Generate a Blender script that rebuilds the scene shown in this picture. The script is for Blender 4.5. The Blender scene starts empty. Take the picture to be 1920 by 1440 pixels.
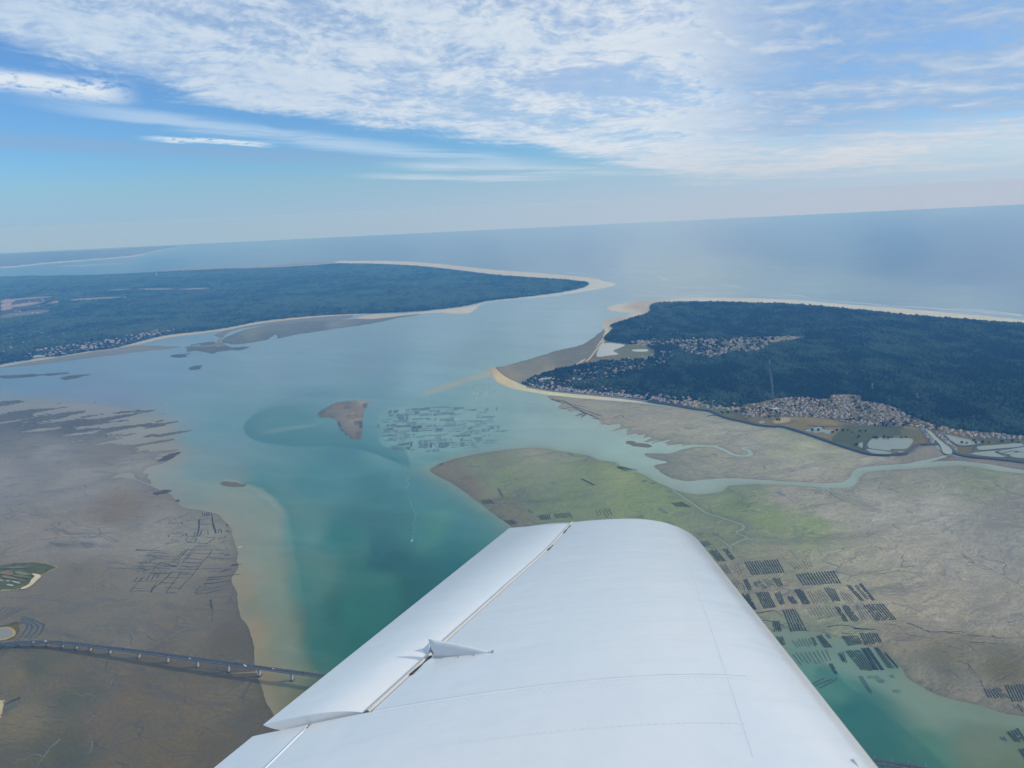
import bpy, bmesh, math, random
import numpy as np
from mathutils import Vector, Matrix

random.seed(7)
RNG = np.random.RandomState(11)
SC = bpy.context.scene
COL = SC.collection
H = 1000.0                      # flying height above the water, metres
FPX = 1423.0                    # focal length in pixels of a 1920 wide picture

# ------------------------------------------------------------------ camera
_al = math.radians(2.74); _th = math.radians(13.35)
_n = np.array([-math.sin(_al) * math.cos(_th), math.cos(_al) * math.cos(_th), math.sin(_th)])
_F = (np.array([0, 0, -1.0]) + math.sin(_th) * _n) / math.cos(_th)
CR = np.array([np.cross(_F, _n), _F, _n])          # camera axes -> world
cam = bpy.data.cameras.new("camera")
cam_o = bpy.data.objects.new("camera", cam); COL.objects.link(cam_o)
cam.sensor_width = 36; cam.sensor_fit = 'HORIZONTAL'; cam.lens = 36 * FPX / 1920
cam.clip_start = 0.05; cam.clip_end = 200000
M4 = Matrix(CR.tolist()).to_4x4(); M4.translation = (0, 0, H)
cam_o.matrix_world = M4
SC.camera = cam_o

# ------------------------------------------------------------------ node helper
class V:
    def __init__(s, t, k): s.t = t; s.k = k
    def _m(s, op, *a, clamp=False):
        nd = s.t.nodes.new('ShaderNodeMath'); nd.operation = op; nd.use_clamp = clamp
        for i, v in enumerate((s,) + a):
            if isinstance(v, V): s.t.links.new(v.k, nd.inputs[i])
            else: nd.inputs[i].default_value = v
        return V(s.t, nd.outputs[0])
    def __add__(s, o): return s._m('ADD', o)
    __radd__ = __add__
    def __mul__(s, o): return s._m('MULTIPLY', o)
    __rmul__ = __mul__
    def __sub__(s, o): return s._m('SUBTRACT', o)
    def __rsub__(s, o): return (s * -1.0) + o
    def __truediv__(s, o): return s._m('DIVIDE', o)
    def max(s, o): return s._m('MAXIMUM', o)
    def min(s, o): return s._m('MINIMUM', o)
    def pow(s, o): return s._m('POWER', o)
    def abs(s): return s._m('ABSOLUTE')
    def clamp(s): return s._m('ADD', 0.0, clamp=True)
    def ss(s, a, b, lo=0.0, hi=1.0):
        nd = s.t.nodes.new('ShaderNodeMapRange'); nd.interpolation_type = 'SMOOTHSTEP'
        s.t.links.new(s.k, nd.inputs[0])
        for i, v in enumerate((a, b, lo, hi)): nd.inputs[i + 1].default_value = v
        return V(s.t, nd.outputs[0])

def nlink(t, dst, v):
    if isinstance(v, V): t.links.new(v.k, dst)
    elif hasattr(v, '__len__') and len(v) == 3 and dst.type == 'RGBA': dst.default_value = (*v, 1)
    else: dst.default_value = v
def noise(t, vec, scale, detail=3, rough=0.55, dist=0.0):
    nd = t.nodes.new('ShaderNodeTexNoise')
    nlink(t, nd.inputs['Vector'], vec); nd.inputs['Scale'].default_value = scale
    nd.inputs['Detail'].default_value = detail; nd.inputs['Roughness'].default_value = rough
    nd.inputs['Distortion'].default_value = dist
    return V(t, nd.outputs['Fac'])
def comb(t, x, y, z):
    nd = t.nodes.new('ShaderNodeCombineXYZ')
    for i, v in enumerate((x, y, z)): nlink(t, nd.inputs[i], v)
    return V(t, nd.outputs[0])
def sep(t, v):
    nd = t.nodes.new('ShaderNodeSeparateXYZ'); t.links.new(v.k, nd.inputs[0])
    return [V(t, nd.outputs[i]) for i in range(3)]
def mix(t, f, a, b, mode='MIX'):
    nd = t.nodes.new('ShaderNodeMix'); nd.data_type = 'RGBA'; nd.blend_type = mode; nd.clamp_factor = True
    nlink(t, nd.inputs[0], f); nlink(t, nd.inputs[6], a); nlink(t, nd.inputs[7], b)
    return V(t, nd.outputs[2])
def scalec(t, c, f):
    nd = t.nodes.new('ShaderNodeVectorMath'); nd.operation = 'SCALE'
    nlink(t, nd.inputs[0], c); nlink(t, nd.inputs[3], f)
    return V(t, nd.outputs[0])
def vmul(t, v, xyz):
    nd = t.nodes.new('ShaderNodeVectorMath'); nd.operation = 'MULTIPLY'
    t.links.new(v.k, nd.inputs[0]); nd.inputs[1].default_value = xyz
    return V(t, nd.outputs[0])
def vadd(t, a, b):
    nd = t.nodes.new('ShaderNodeVectorMath'); nd.operation = 'ADD'
    nlink(t, nd.inputs[0], a); nlink(t, nd.inputs[1], b)
    return V(t, nd.outputs[0])
def rotz(t, v, ang):
    nd = t.nodes.new('ShaderNodeVectorRotate'); nd.rotation_type = 'Z_AXIS'
    t.links.new(v.k, nd.inputs['Vector']); nd.inputs['Angle'].default_value = ang
    return V(t, nd.outputs[0])

# ------------------------------------------------------------------ world, sun, exposure
SUN_AZ, SUN_EL = math.radians(82), math.radians(24)
W = bpy.data.worlds.new("World"); SC.world = W; W.use_nodes = True
T = W.node_tree; T.nodes.clear()
tc = T.nodes.new('ShaderNodeTexCoord'); D = V(T, tc.outputs['Generated'])
dx, dy, dz = sep(T, D)
el = dz._m('ARCSINE') * 57.2958
az = dx._m('ARCTAN2', dy) * 57.2958
sky = T.nodes.new('ShaderNodeTexSky'); sky.sky_type = 'NISHITA'; sky.sun_disc = False
sky.sun_elevation = SUN_EL; sky.sun_rotation = SUN_AZ
sky.altitude = 1000; sky.air_density = 1.0; sky.dust_density = 0.6; sky.ozone_density = 2.5
T.links.new(comb(T, dx, dy, dz.max(0.035)).k, sky.inputs[0])
base = mix(T, 0.10, mix(T, 1.0, V(T, sky.outputs[0]), (0.50, 0.90, 1.33), 'MULTIPLY'), (4.8, 6.7, 8.6))
# the cloud deck, laid out as a layer that runs on over the whole sky
u = az * 0.1
v = (el.max(0.0) + 3.0)._m('LOGARITHM', 2.718) * 2.4
P = comb(T, u, v, 0.0)
Pw = comb(T, u + (noise(T, P, 1.3, 2) - 0.5) * 0.4, v + (noise(T, comb(T, u, v, 7.3), 1.6, 2) - 0.5) * 0.3, 0.0)
Pt = rotz(T, Pw, 0.20)
nbig = noise(T, vmul(T, Pt, (0.55, 1.5, 1)), 1.0, 3, 0.5)
nmid = noise(T, vmul(T, Pt, (1.5, 3.4, 1)), 1.0, 5, 0.55)
ncell = noise(T, vmul(T, Pt, (6.0, 9.0, 1)), 1.0, 4, 0.55)
nfine = noise(T, vmul(T, Pw, (13.0, 20.0, 1)), 1.0, 4, 0.6)
nstr = noise(T, vmul(T, Pt, (0.7, 6.0, 1)), 1.0, 5, 0.6)
# the lower edge of the deck
edge = 3.9 - (az - 2.0) * 0.15 - (az - 2.0).max(0.0) * 0.12 + (az * -1.0 - 16.0).max(0.0) * 0.09
edge = edge.max(0.7)
dk = el - edge + (nmid - 0.5) * 1.6 + (nstr - 0.5) * 1.8 + (nfine - 0.5) * 0.8
deck = dk.ss(-0.25, 0.9)
cover = nbig * 0.45 + nmid * 0.35 + ncell * 0.28 + (nfine - 0.5) * 0.22
holes = cover.ss(0.43, 0.60)
deckm = deck * (holes * 0.50 + 0.50)
# long thin bands under the deck
def band(c0, slope, wid, a0, a1, soft):
    b = (el - (az * slope + c0) + (nstr - 0.5) * 0.9 + (nmid - 0.5) * 0.5).abs().ss(wid, wid * 0.1)
    return b * az.ss(a0 - soft, a0 + soft) * az.ss(a1 + soft, a1 - soft)
bandA = band(3.0, -0.15, 0.75, -28, 3, 5) * nstr.ss(0.30, 0.56)
bandB = band(2.5, -0.075, 0.45, -7, 9, 3) * nstr.ss(0.28, 0.55)
bandC = band(1.9, -0.05, 0.28, -9, 4, 3) * nstr.ss(0.35, 0.55)
bandD = band(2.95, -0.07, 0.75, -70, -8, 7)
cum = band(5.7, -0.095, 0.95, -75, -25.0, 1.6) * (nfine * 0.35 + ncell * 0.35 + nmid * 0.3).ss(0.40, 0.52)
bandE = band(3.55, -0.075, 0.20, -23.5, -16.5, 1.4) * nfine.ss(0.3, 0.5)
# colour of the deck: pale, with bluish thinner fields to the right
thin = (az + (ncell - 0.5) * 9.0 + (nmid - 0.5) * 22.0 + (nbig - 0.5) * 10.0 + (nfine - 0.5) * 4.0).ss(13.0, 20.0) * (nbig * 0.45 + nmid * 0.4 + ncell * 0.2).ss(0.74, 0.50) * (el + (nstr - 0.5) * 3.0).ss(1.6, 4.2)
lit = (nmid * 0.4 + ncell * 0.42 + nfine * 0.26).ss(0.30, 0.76)
sun_side = az.ss(-34, 14)
k = 10.0
clo = mix(T, sun_side, (0.42 * k, 0.58 * k, 0.78 * k), (0.52 * k, 0.65 * k, 0.80 * k))
chi = mix(T, sun_side, (0.60 * k, 0.71 * k, 0.83 * k), (0.76 * k, 0.81 * k, 0.86 * k))
ccol = mix(T, lit, clo, chi)
ccol = mix(T, thin * 0.9, ccol, (0.30 * k, 0.46 * k, 0.70 * k))
warm = az.ss(0, 30) * el.ss(5.0, 0.8)
ccol = mix(T, warm * 0.8, ccol, (0.82 * k, 0.79 * k, 0.77 * k))
c = mix(T, deckm * 0.97, base, ccol)
c = mix(T, bandD * 0.55, c, (0.27 * k, 0.42 * k, 0.63 * k))
c = mix(T, bandA * 0.6, c, (0.55 * k, 0.70 * k, 0.85 * k))
c = mix(T, bandB * 0.75, c, (0.60 * k, 0.73 * k, 0.85 * k))
c = mix(T, bandC * 0.7, c, (0.66 * k, 0.77 * k, 0.86 * k))
c = mix(T, cum * 0.95, c, (0.74 * k, 0.81 * k, 0.88 * k))
c = mix(T, bandE * 0.85, c, (0.70 * k, 0.80 * k, 0.88 * k))
# thick low air at the horizon, warmer towards the sun
hz = mix(T, az.ss(-30, 35), (0.33 * k, 0.49 * k, 0.64 * k), (0.50 * k, 0.57 * k, 0.68 * k))
c = mix(T, el.ss(4.4, -1.0) * 0.95, c, hz)
bg = T.nodes.new('ShaderNodeBackground'); bg.inputs[1].default_value = 0.1
T.links.new(c.k, bg.inputs[0])
wo = T.nodes.new('ShaderNodeOutputWorld'); T.links.new(bg.outputs[0], wo.inputs[0])

sun = bpy.data.lights.new("sun", 'SUN'); sun.energy = 2.4; sun.angle = math.radians(1.5); sun.color = (1.0, 0.93, 0.82)
sun_o = bpy.data.objects.new("sun", sun); COL.objects.link(sun_o)
_sd = Vector((math.sin(SUN_AZ) * math.cos(SUN_EL), math.cos(SUN_AZ) * math.cos(SUN_EL), math.sin(SUN_EL)))
sun_o.rotation_euler = (-_sd).to_track_quat('-Z', 'Y').to_euler(); sun_o.location = (300, 0, 1400)
SC.view_settings.view_transform = 'Standard'; SC.view_settings.look = 'None'
SC.view_settings.exposure = 0.0; SC.view_settings.gamma = 1.0; SC.view_settings.use_curve_mapping = False
SC.cycles.use_denoising = True; SC.cycles.denoiser = 'OPENIMAGEDENOISE'; SC.cycles.denoising_input_passes = 'RGB_ALBEDO_NORMAL'; SC.cycles.denoising_prefilter = 'ACCURATE'
SC.cycles.max_bounces = 6; SC.cycles.volume_bounces = 1
SC.cycles.diffuse_bounces = 2; SC.cycles.glossy_bounces = 2; SC.cycles.transmission_bounces = 2

# ------------------------------------------------------------------ geometry helpers
def ray(px, py):
    px = np.asarray(px, float); py = np.asarray(py, float)
    d = np.stack([(px - 960) / FPX, -(py - 720) / FPX, -np.ones_like(px)], -1)
    return d @ CR.T
def gp(px, py, z=0.0):
    d = ray(px, py); t = (z - H) / np.minimum(d[..., 2], -0.031)
    return np.array([0, 0, H]) + d * t[..., None]
def gpl(P, z=0.0):
    P = np.asarray(P, float); return gp(P[:, 0], P[:, 1], z)
def cat_closed(P, n=6):
    P = np.asarray(P, float); o = []
    a, b, c_, d = np.roll(P, 1, 0), P, np.roll(P, -1, 0), np.roll(P, -2, 0)
    for t in np.arange(n) / n:
        o.append(0.5 * (2 * b + (c_ - a) * t + (2 * a - 5 * b + 4 * c_ - d) * t * t + (3 * b - a - 3 * c_ + d) * t ** 3))
    return np.stack(o, 1).reshape(-1, P.shape[1])
def cat_open(P, n=6):
    P = np.asarray(P, float); Q = np.vstack([2 * P[0] - P[1], P, 2 * P[-1] - P[-2]]); o = []
    for i in range(len(P) - 1):
        a, b, c_, d = Q[i:i + 4]
        for t in np.arange(n) / n:
            o.append(0.5 * (2 * b + (c_ - a) * t + (2 * a - 5 * b + 4 * c_ - d) * t * t + (3 * b - a - 3 * c_ + d) * t ** 3))
    o.append(P[-1]); return np.array(o)
def sdist(X, Y, poly):
    """signed distance in metres to a closed outline, positive inside"""
    best = np.full(X.shape, 1e18); ins = np.zeros(X.shape, bool); n = len(poly)
    for i in range(n):
        x0, y0 = poly[i][:2]; x1, y1 = poly[(i + 1) % n][:2]
        ex, ey = x1 - x0, y1 - y0; L = ex * ex + ey * ey + 1e-9
        wx, wy = X - x0, Y - y0
        t = np.clip((wx * ex + wy * ey) / L, 0, 1)
        best = np.minimum(best, (wx - ex * t) ** 2 + (wy - ey * t) ** 2)
        if y0 != y1:
            ins ^= ((y0 > Y) != (y1 > Y)) & (X < (x1 - x0) * (Y - y0) / (y1 - y0) + x0)
    d = np.sqrt(best); return np.where(ins, d, -d)
def ldist(X, Y, line, w):
    """distance to a polyline minus half its width"""
    best = np.full(X.shape, 1e9)
    for i in range(len(line) - 1):
        x0, y0 = line[i][:2]; x1, y1 = line[i + 1][:2]
        ex, ey = x1 - x0, y1 - y0; L = ex * ex + ey * ey + 1e-9
        wx, wy = X - x0, Y - y0
        t = np.clip((wx * ex + wy * ey) / L, 0, 1)
        best = np.minimum(best, np.sqrt((wx - ex * t) ** 2 + (wy - ey * t) ** 2) - 0.5 * (w[i] * (1 - t) + w[i + 1] * t))
    return best
def _hash(ix, iy, s):
    h = (ix.astype(np.int64) * 374761393 + iy.astype(np.int64) * 668265263 + s * 1442695041) & 0xffffffff
    h = ((h ^ (h >> 13)) * 1274126177) & 0xffffffff
    return ((h ^ (h >> 16)) & 0xffff) / 65535.0
def vnoise(x, y, s=0):
    ix, iy = np.floor(x), np.floor(y); fx, fy = x - ix, y - iy
    fx = fx * fx * (3 - 2 * fx); fy = fy * fy * (3 - 2 * fy)
    a, b = _hash(ix, iy, s), _hash(ix + 1, iy, s); c_, d = _hash(ix, iy + 1, s), _hash(ix + 1, iy + 1, s)
    return (a + (b - a) * fx) * (1 - fy) + (c_ + (d - c_) * fx) * fy
def fbm(x, y, o=4, s=0):
    r = 0; a = 0.5; t = 0
    for i in range(o):
        r = r + a * vnoise(x, y, s + i); t += a; a *= 0.5; x = x * 2.03 + 11.7; y = y * 2.03 + 5.1
    return r / t - 0.5
def sstep(a, b, x):
    t = np.clip((x - a) / (b - a), 0, 1); return t * t * (3 - 2 * t)
def lin(r, g, b):
    f = lambda q: (q / 255 / 12.92 if q / 255 <= 0.04045 else ((q / 255 + 0.055) / 1.055) ** 2.4)
    return np.array([f(r), f(g), f(b)])
def ad(X, Y):
    r = np.hypot(X, Y) + 1e-6
    return np.arctan2(X, Y), np.arctan2(H, r)
def idw(X, Y, ctrl, p=3.0, warp=0.012):
    """smooth map of a material's own colour from scattered samples"""
    A, Dp = ad(X, Y)
    if warp:
        A = A + warp * 2 * fbm(A * 22, Dp * 60, 4, 3); Dp = Dp + warp * fbm(A * 22 + 9, Dp * 60, 4, 8)
    W_ = np.zeros(X.shape); out = np.zeros(X.shape + (3,))
    for (px, py, col) in ctrl:
        g = gp(px, py); a, d = ad(g[0], g[1])
        w = 1.0 / (((A - a) ** 2 + ((Dp - d) * 1.4) ** 2) + 2e-5) ** (p / 2)
        W_ += w; out += w[..., None] * np.asarray(col)
    return out / W_[..., None]

def add_obj(name, me, mat=None, parent=None, kind=None, label=None, cat=None, group=None):
    o = bpy.data.objects.new(name, me); COL.objects.link(o)
    if mat is not None and me is not None:
        for m in (mat if isinstance(mat, (list, tuple)) else [mat]):
            me.materials.append(m)
    if parent: o.parent = parent
    tag(o, label, cat, group, kind); return o
def tag(o, label=None, cat=None, group=None, kind=None):
    if label: o["label"] = label
    if cat: o["category"] = cat
    if group: o["group"] = group
    if kind: o["kind"] = kind
    return o
def empty(name, loc, label, cat, group=None, rz=0.0):
    o = bpy.data.objects.new(name, None); COL.objects.link(o); o.location = loc; o.rotation_euler = (0, 0, rz)
    o.empty_display_size = 1.0
    return tag(o, label, cat, group)
def mesh(name, v, f, smooth=False, tint=None):
    me = bpy.data.meshes.new(name)
    v = np.asarray(v, np.float32)
    if isinstance(f, np.ndarray) and f.ndim == 2:
        nf, k_ = f.shape
        me.vertices.add(len(v)); me.vertices.foreach_set("co", v.ravel())
        me.loops.add(nf * k_); me.loops.foreach_set("vertex_index", f.astype(np.int32).ravel())
        me.polygons.add(nf); me.polygons.foreach_set("loop_start", np.arange(0, nf * k_, k_, dtype=np.int32))
        me.update(calc_edges=True); me.validate()
    else:
        me.from_pydata(v.tolist(), [], [list(map(int, q)) for q in f]); me.update()
    if smooth: me.polygons.foreach_set("use_smooth", np.ones(len(me.polygons), bool))
    if tint is not None:
        a = me.attributes.new("Tint", 'FLOAT_COLOR', 'POINT')
        t4 = np.ones((len(v), 4), np.float32); t4[:, :3] = np.broadcast_to(tint, (len(v), 3)); a.data.foreach_set("color", t4.ravel())
    return me
class MB:
    """gathers boxes, ribbons and tubes into one mesh"""
    def __init__(s): s.v = []; s.f = []; s.m = []
    def add(s, v, f, mi=0):
        o = len(s.v); s.v += [tuple(map(float, q)) for q in v]; s.f += [[i + o for i in q] for q in f]; s.m += [mi] * len(f)
    def box(s, c, sz, rz=0.0, mi=0, taper=1.0):
        cx, cy, cz = c; hx, hy, hz = sz[0] / 2, sz[1] / 2, sz[2] / 2; ca, sa = math.cos(rz), math.sin(rz); v = []
        for z, tp in ((-hz, 1.0), (hz, taper)):
            for x, y in ((-hx, -hy), (hx, -hy), (hx, hy), (-hx, hy)):
                x *= tp; y *= tp; v.append((cx + x * ca - y * sa, cy + x * sa + y * ca, cz + z))
        s.add(v, [(3, 2, 1, 0), (4, 5, 6, 7), (0, 1, 5, 4), (1, 2, 6, 5), (2, 3, 7, 6), (3, 0, 4, 7)], mi)
    def tube(s, pts, r, n=8, mi=0, caps=True):
        pts = [Vector(p) for p in pts]; rs = r if hasattr(r, '__len__') else [r] * len(pts); v = []; f = []
        for i, p in enumerate(pts):
            d = (pts[min(i + 1, len(pts) - 1)] - pts[max(i - 1, 0)]).normalized()
            a = d.cross(Vector((0, 0, 1)) if abs(d.z) < 0.9 else Vector((1, 0, 0))).normalized(); b = d.cross(a)
            for j in range(n):
                t = 2 * math.pi * j / n; v.append(p + a * math.cos(t) * rs[i] + b * math.sin(t) * rs[i])
        for i in range(len(pts) - 1):
            for j in range(n):
                f.append((i * n + j, i * n + (j + 1) % n, (i + 1) * n + (j + 1) % n, (i + 1) * n + j))
        if caps: f.append(tuple(range(n))); f.append(tuple(reversed(range((len(pts) - 1) * n, len(pts) * n))))
        s.add(v, f, mi)
    def ribbon(s, P, w, z, mi=0):
        P = np.asarray(P, float)[:, :2]; w = np.broadcast_to(w, (len(P),))
        d = np.gradient(P, axis=0); d /= np.linalg.norm(d, axis=1)[:, None] + 1e-9
        nn = np.stack([-d[:, 1], d[:, 0]], 1) * w[:, None] / 2
        zz = np.broadcast_to(z, (len(P),)); v = []; f = []
        for i in range(len(P)):
            v += [(*(P[i] - nn[i]), zz[i]), (*(P[i] + nn[i]), zz[i])]
            if i: f.append((2 * i - 2, 2 * i, 2 * i + 1, 2 * i - 1))
        s.add(v, f, mi)
    def make(s, name, smooth=False):
        me = bpy.data.meshes.new(name); me.from_pydata(s.v, [], s.f)
        if any(s.m): me.polygons.foreach_set("material_index", s.m)
        if smooth: me.polygons.foreach_set("use_smooth", [True] * len(s.f))
        me.update(); return me

# ------------------------------------------------------------------ materials
def new_mat(name):
    m = bpy.data.materials.new(name); m.use_nodes = True; t = m.node_tree; t.nodes.clear()
    b = t.nodes.new('ShaderNodeBsdfPrincipled'); o = t.nodes.new('ShaderNodeOutputMaterial'); t.links.new(b.outputs[0], o.inputs[0])
    return m, t, b
def attr(t, name="Tint"):
    nd = t.nodes.new('ShaderNodeAttribute'); nd.attribute_name = name; return V(t, nd.outputs['Color'])
def gpos(t):
    nd = t.nodes.new('ShaderNodeNewGeometry'); return V(t, nd.outputs['Position'])
def bump(t, b, h, strength, dist):
    nd = t.nodes.new('ShaderNodeBump'); nd.inputs['Strength'].default_value = strength; nd.inputs['Distance'].default_value = dist
    nlink(t, nd.inputs['Height'], h); t.links.new(nd.outputs[0], b.inputs['Normal'])
def simple(name, col, rough=0.6, var=0.15, sc=0.2, metal=0.0):
    m, t, b = new_mat(name); p = gpos(t)
    n = noise(t, p, sc, 4)
    nlink(t, b.inputs['Base Color'], scalec(t, tuple(col), n * (2 * var) + (1 - var)))
    b.inputs['Roughness'].default_value = rough; b.inputs['Metallic'].default_value = metal
    return m

def mat_water():
    m, t, b = new_mat("sea_water"); p = gpos(t); tint = attr(t)
    n1 = noise(t, vmul(t, rotz(t, p, 0.5), (0.0016, 0.0045, 0)), 1.0, 5, 0.55, 0.6)
    n2 = noise(t, vmul(t, p, (0.02, 0.012, 0)), 1.0, 4, 0.6)
    n3 = noise(t, vmul(t, rotz(t, vadd(t, p, scalec(t, vadd(t, V(t, _noisecol(t, p, 0.0022)), (-.5, -.5, -.5)), 420.0)), 0.3), (0.0012, 0.007, 0)), 1.0, 6, 0.62)
    f = (n1 - 0.5) * 0.45 + (n2 - 0.5) * 0.22 + 1.0
    silt = vadd(t, scalec(t, tint, 1.12), (0.022, 0.026, 0.020))
    nlink(t, b.inputs['Base Color'], mix(t, n3.ss(0.50, 0.74) * 0.6, scalec(t, tint, f), silt))
    b.inputs['Roughness'].default_value = 0.28; b.inputs['IOR'].default_value = 1.33; b.inputs['Specular IOR Level'].default_value = 0.25
    w = noise(t, vmul(t, p, (0.09, 0.16, 0)), 1.0, 3, 0.6)
    bump(t, b, w, 0.25, 2.0)
    return m
def vor(t, vec, scale):
    nd = t.nodes.new('ShaderNodeTexVoronoi'); nd.feature = 'DISTANCE_TO_EDGE'; nd.inputs['Scale'].default_value = scale
    nlink(t, nd.inputs['Vector'], vec); return V(t, nd.outputs['Distance'])
def mat_mud(name, ang, dark=(0.075, 0.075, 0.085), amt=0.7, grain=0.9, streak=(0.0035, 0.016), thr=(0.52, 0.72), weed=0.5, px=1.0):
    m, t, b = new_mat(name); p = gpos(t); tint = attr(t)
    wn = vadd(t, V(t, _noisecol(t, p, 0.006)), (-0.5, -0.5, -0.5)); wn2 = vadd(t, V(t, _noisecol(t, p, 0.03)), (-0.5, -0.5, -0.5))
    pw = vadd(t, p, scalec(t, wn, 110.0)); q = rotz(t, pw, ang)
    pv = rotz(t, vadd(t, pw, scalec(t, wn2, 34.0)), ang)
    st = noise(t, vmul(t, q, (streak[0], streak[1], 0)), 1.0, 6, 0.65)
    pt = noise(t, vmul(t, p, (0.0028, 0.0028, 0)), 1.0, 4, 0.55, 0.5)
    pt2 = noise(t, vmul(t, pw, (0.0065, 0.010, 0)), 1.0, 5, 0.6)
    gr = noise(t, vmul(t, q, (0.10 / px, 0.22 / px, 0)), 1.0, 4, 0.72, 0.6)
    gr2 = noise(t, vmul(t, q, (0.022 / px, 0.05 / px, 0)), 1.0, 6, 0.7, 1.0)
    f = (gr - 0.5) * 1.5 * grain + (gr2 - 0.5) * 1.5 * grain + (pt - 0.5) * 0.5 + (pt2 - 0.5) * 0.35 + 1.0
    col = scalec(t, tint, f.max(0.22))
    col = mix(t, pt2.ss(0.50, 0.68) * gr2.ss(0.3, 0.55) * weed, col, scalec(t, mix(t, 0.5, tint, (0.10, 0.135, 0.105)), 0.62))
    dk = st.ss(thr[0], thr[1]) * pt.ss(0.35, 0.6) * amt
    col = mix(t, dk, col, dark)
    # drainage: a mesh of gullies that thins out towards the high parts
    v1 = vor(t, vmul(t, pv, (0.0055, 0.012, 0)), 1.0); v2 = vor(t, vmul(t, pv, (0.018, 0.034, 0)), 1.0)
    w1 = v1.ss(0.022, 0.006) * noise(t, vmul(t, p, (0.004, 0.004, 0)), 1.0, 3).ss(0.50, 0.60)
    w2 = v2.ss(0.045, 0.010) * noise(t, vmul(t, p, (0.006, 0.006, 0)), 1.0, 3).ss(0.52, 0.66)
    col = mix(t, w1 * 0.55, col, dark); col = mix(t, w2 * 0.38, col, dark)
    nlink(t, b.inputs['Base Color'], col)
    nlink(t, b.inputs['Roughness'], gr2.ss(0.3, 0.7, 0.42, 0.8))
    bump(t, b, gr * 0.6 + gr2 * 1.4 - w1 * 0.8, 0.7, 1.4)
    return m
def _noisecol(t, p, sc):
    nd = t.nodes.new('ShaderNodeTexNoise'); t.links.new(p.k, nd.inputs['Vector']); nd.inputs['Scale'].default_value = sc; nd.inputs['Detail'].default_value = 3
    return nd.outputs['Color']
def mat_tint(name, rough=0.8, fine=0.12, var=0.5, spec=0.3):
    m, t, b = new_mat(name); p = gpos(t); tint = attr(t)
    n = noise(t, p, fine, 4, 0.65); n2 = noise(t, p, fine * 0.12, 4, 0.6)
    nlink(t, b.inputs['Base Color'], scalec(t, tint, ((n - 0.5) * var + (n2 - 0.5) * var + 1.0).max(0.2)))
    b.inputs['Roughness'].default_value = rough; b.inputs['Specular IOR Level'].default_value = spec
    return m
MW = mat_water()
MUD_L = mat_mud("left_mud", 0.35, dark=(0.062, 0.062, 0.062))
MUD_R = mat_mud("right_mud", -0.45, dark=(0.085, 0.085, 0.088), amt=0.55, grain=1.05, weed=0.45)
MUD_F = mat_mud("far_mud", -0.25, dark=(0.10, 0.11, 0.12), amt=0.5, grain=1.0, streak=(0.002, 0.012), px=2.0)
SAND = mat_tint("sand", 0.85, 0.03, 0.35)
LAND = mat_tint("land", 0.9, 0.05, 0.7)
CANOPY = mat_tint("canopy", 0.9, 0.03, 0.8, 0.1)
POND = mat_tint("pond_water", 0.12, 0.02, 0.1, 0.5)
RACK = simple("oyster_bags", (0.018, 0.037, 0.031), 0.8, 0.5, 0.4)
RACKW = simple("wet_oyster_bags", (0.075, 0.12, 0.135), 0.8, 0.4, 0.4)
CREEKW = mat_tint("creek_water", 0.25, 0.02, 0.1, 0.5)
DARKMUD = simple("dark_mud", (0.055, 0.057, 0.06), 0.7, 0.4, 0.1)
CONC = simple("concrete", (0.34, 0.33, 0.30), 0.8, 0.2, 0.5)
DECKC = simple("deck_concrete", (0.24, 0.26, 0.28), 0.8, 0.15, 0.3)
ASPH = simple("asphalt", (0.05, 0.055, 0.062), 0.85, 0.25, 0.2)
WLINE = simple("road_paint", (0.7, 0.7, 0.68), 0.6, 0.1, 2.0)
STEEL = simple("galvanised_steel", (0.55, 0.57, 0.58), 0.4, 0.1, 2.0, 0.3)
CARW = simple("white_car_paint", (0.85, 0.85, 0.85), 0.3, 0.03, 1.0)
CARD = simple("dark_car_paint", (0.02, 0.022, 0.028), 0.3, 0.1, 1.0)
GLASSD = simple("dark_glass", (0.015, 0.018, 0.022), 0.08, 0.05, 1.0)
RUBBER = simple("rubber", (0.02, 0.02, 0.02), 0.8, 0.1, 3.0)
WALLW = simple("white_render", (0.60, 0.57, 0.52), 0.8, 0.12, 0.6)
ROOFT = simple("terracotta_tiles", (0.44, 0.24, 0.16), 0.85, 0.25, 0.8)
ROOFP = simple("pale_pink_tiles", (0.50, 0.31, 0.23), 0.85, 0.25, 0.8)
ROOFG = simple("slate_grey_roof", (0.17, 0.18, 0.21), 0.6, 0.25, 0.8)
DIKEM = simple("stone_dike", (0.065, 0.068, 0.072), 0.9, 0.4, 0.15)
FOAMM = simple("foam", (0.62, 0.66, 0.66), 0.9, 0.1, 0.3)
BARK = simple("bark", (0.10, 0.08, 0.06), 0.9, 0.2, 1.0)
LEAF = simple("leaves", (0.022, 0.042, 0.024), 0.9, 0.5, 0.25)

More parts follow.
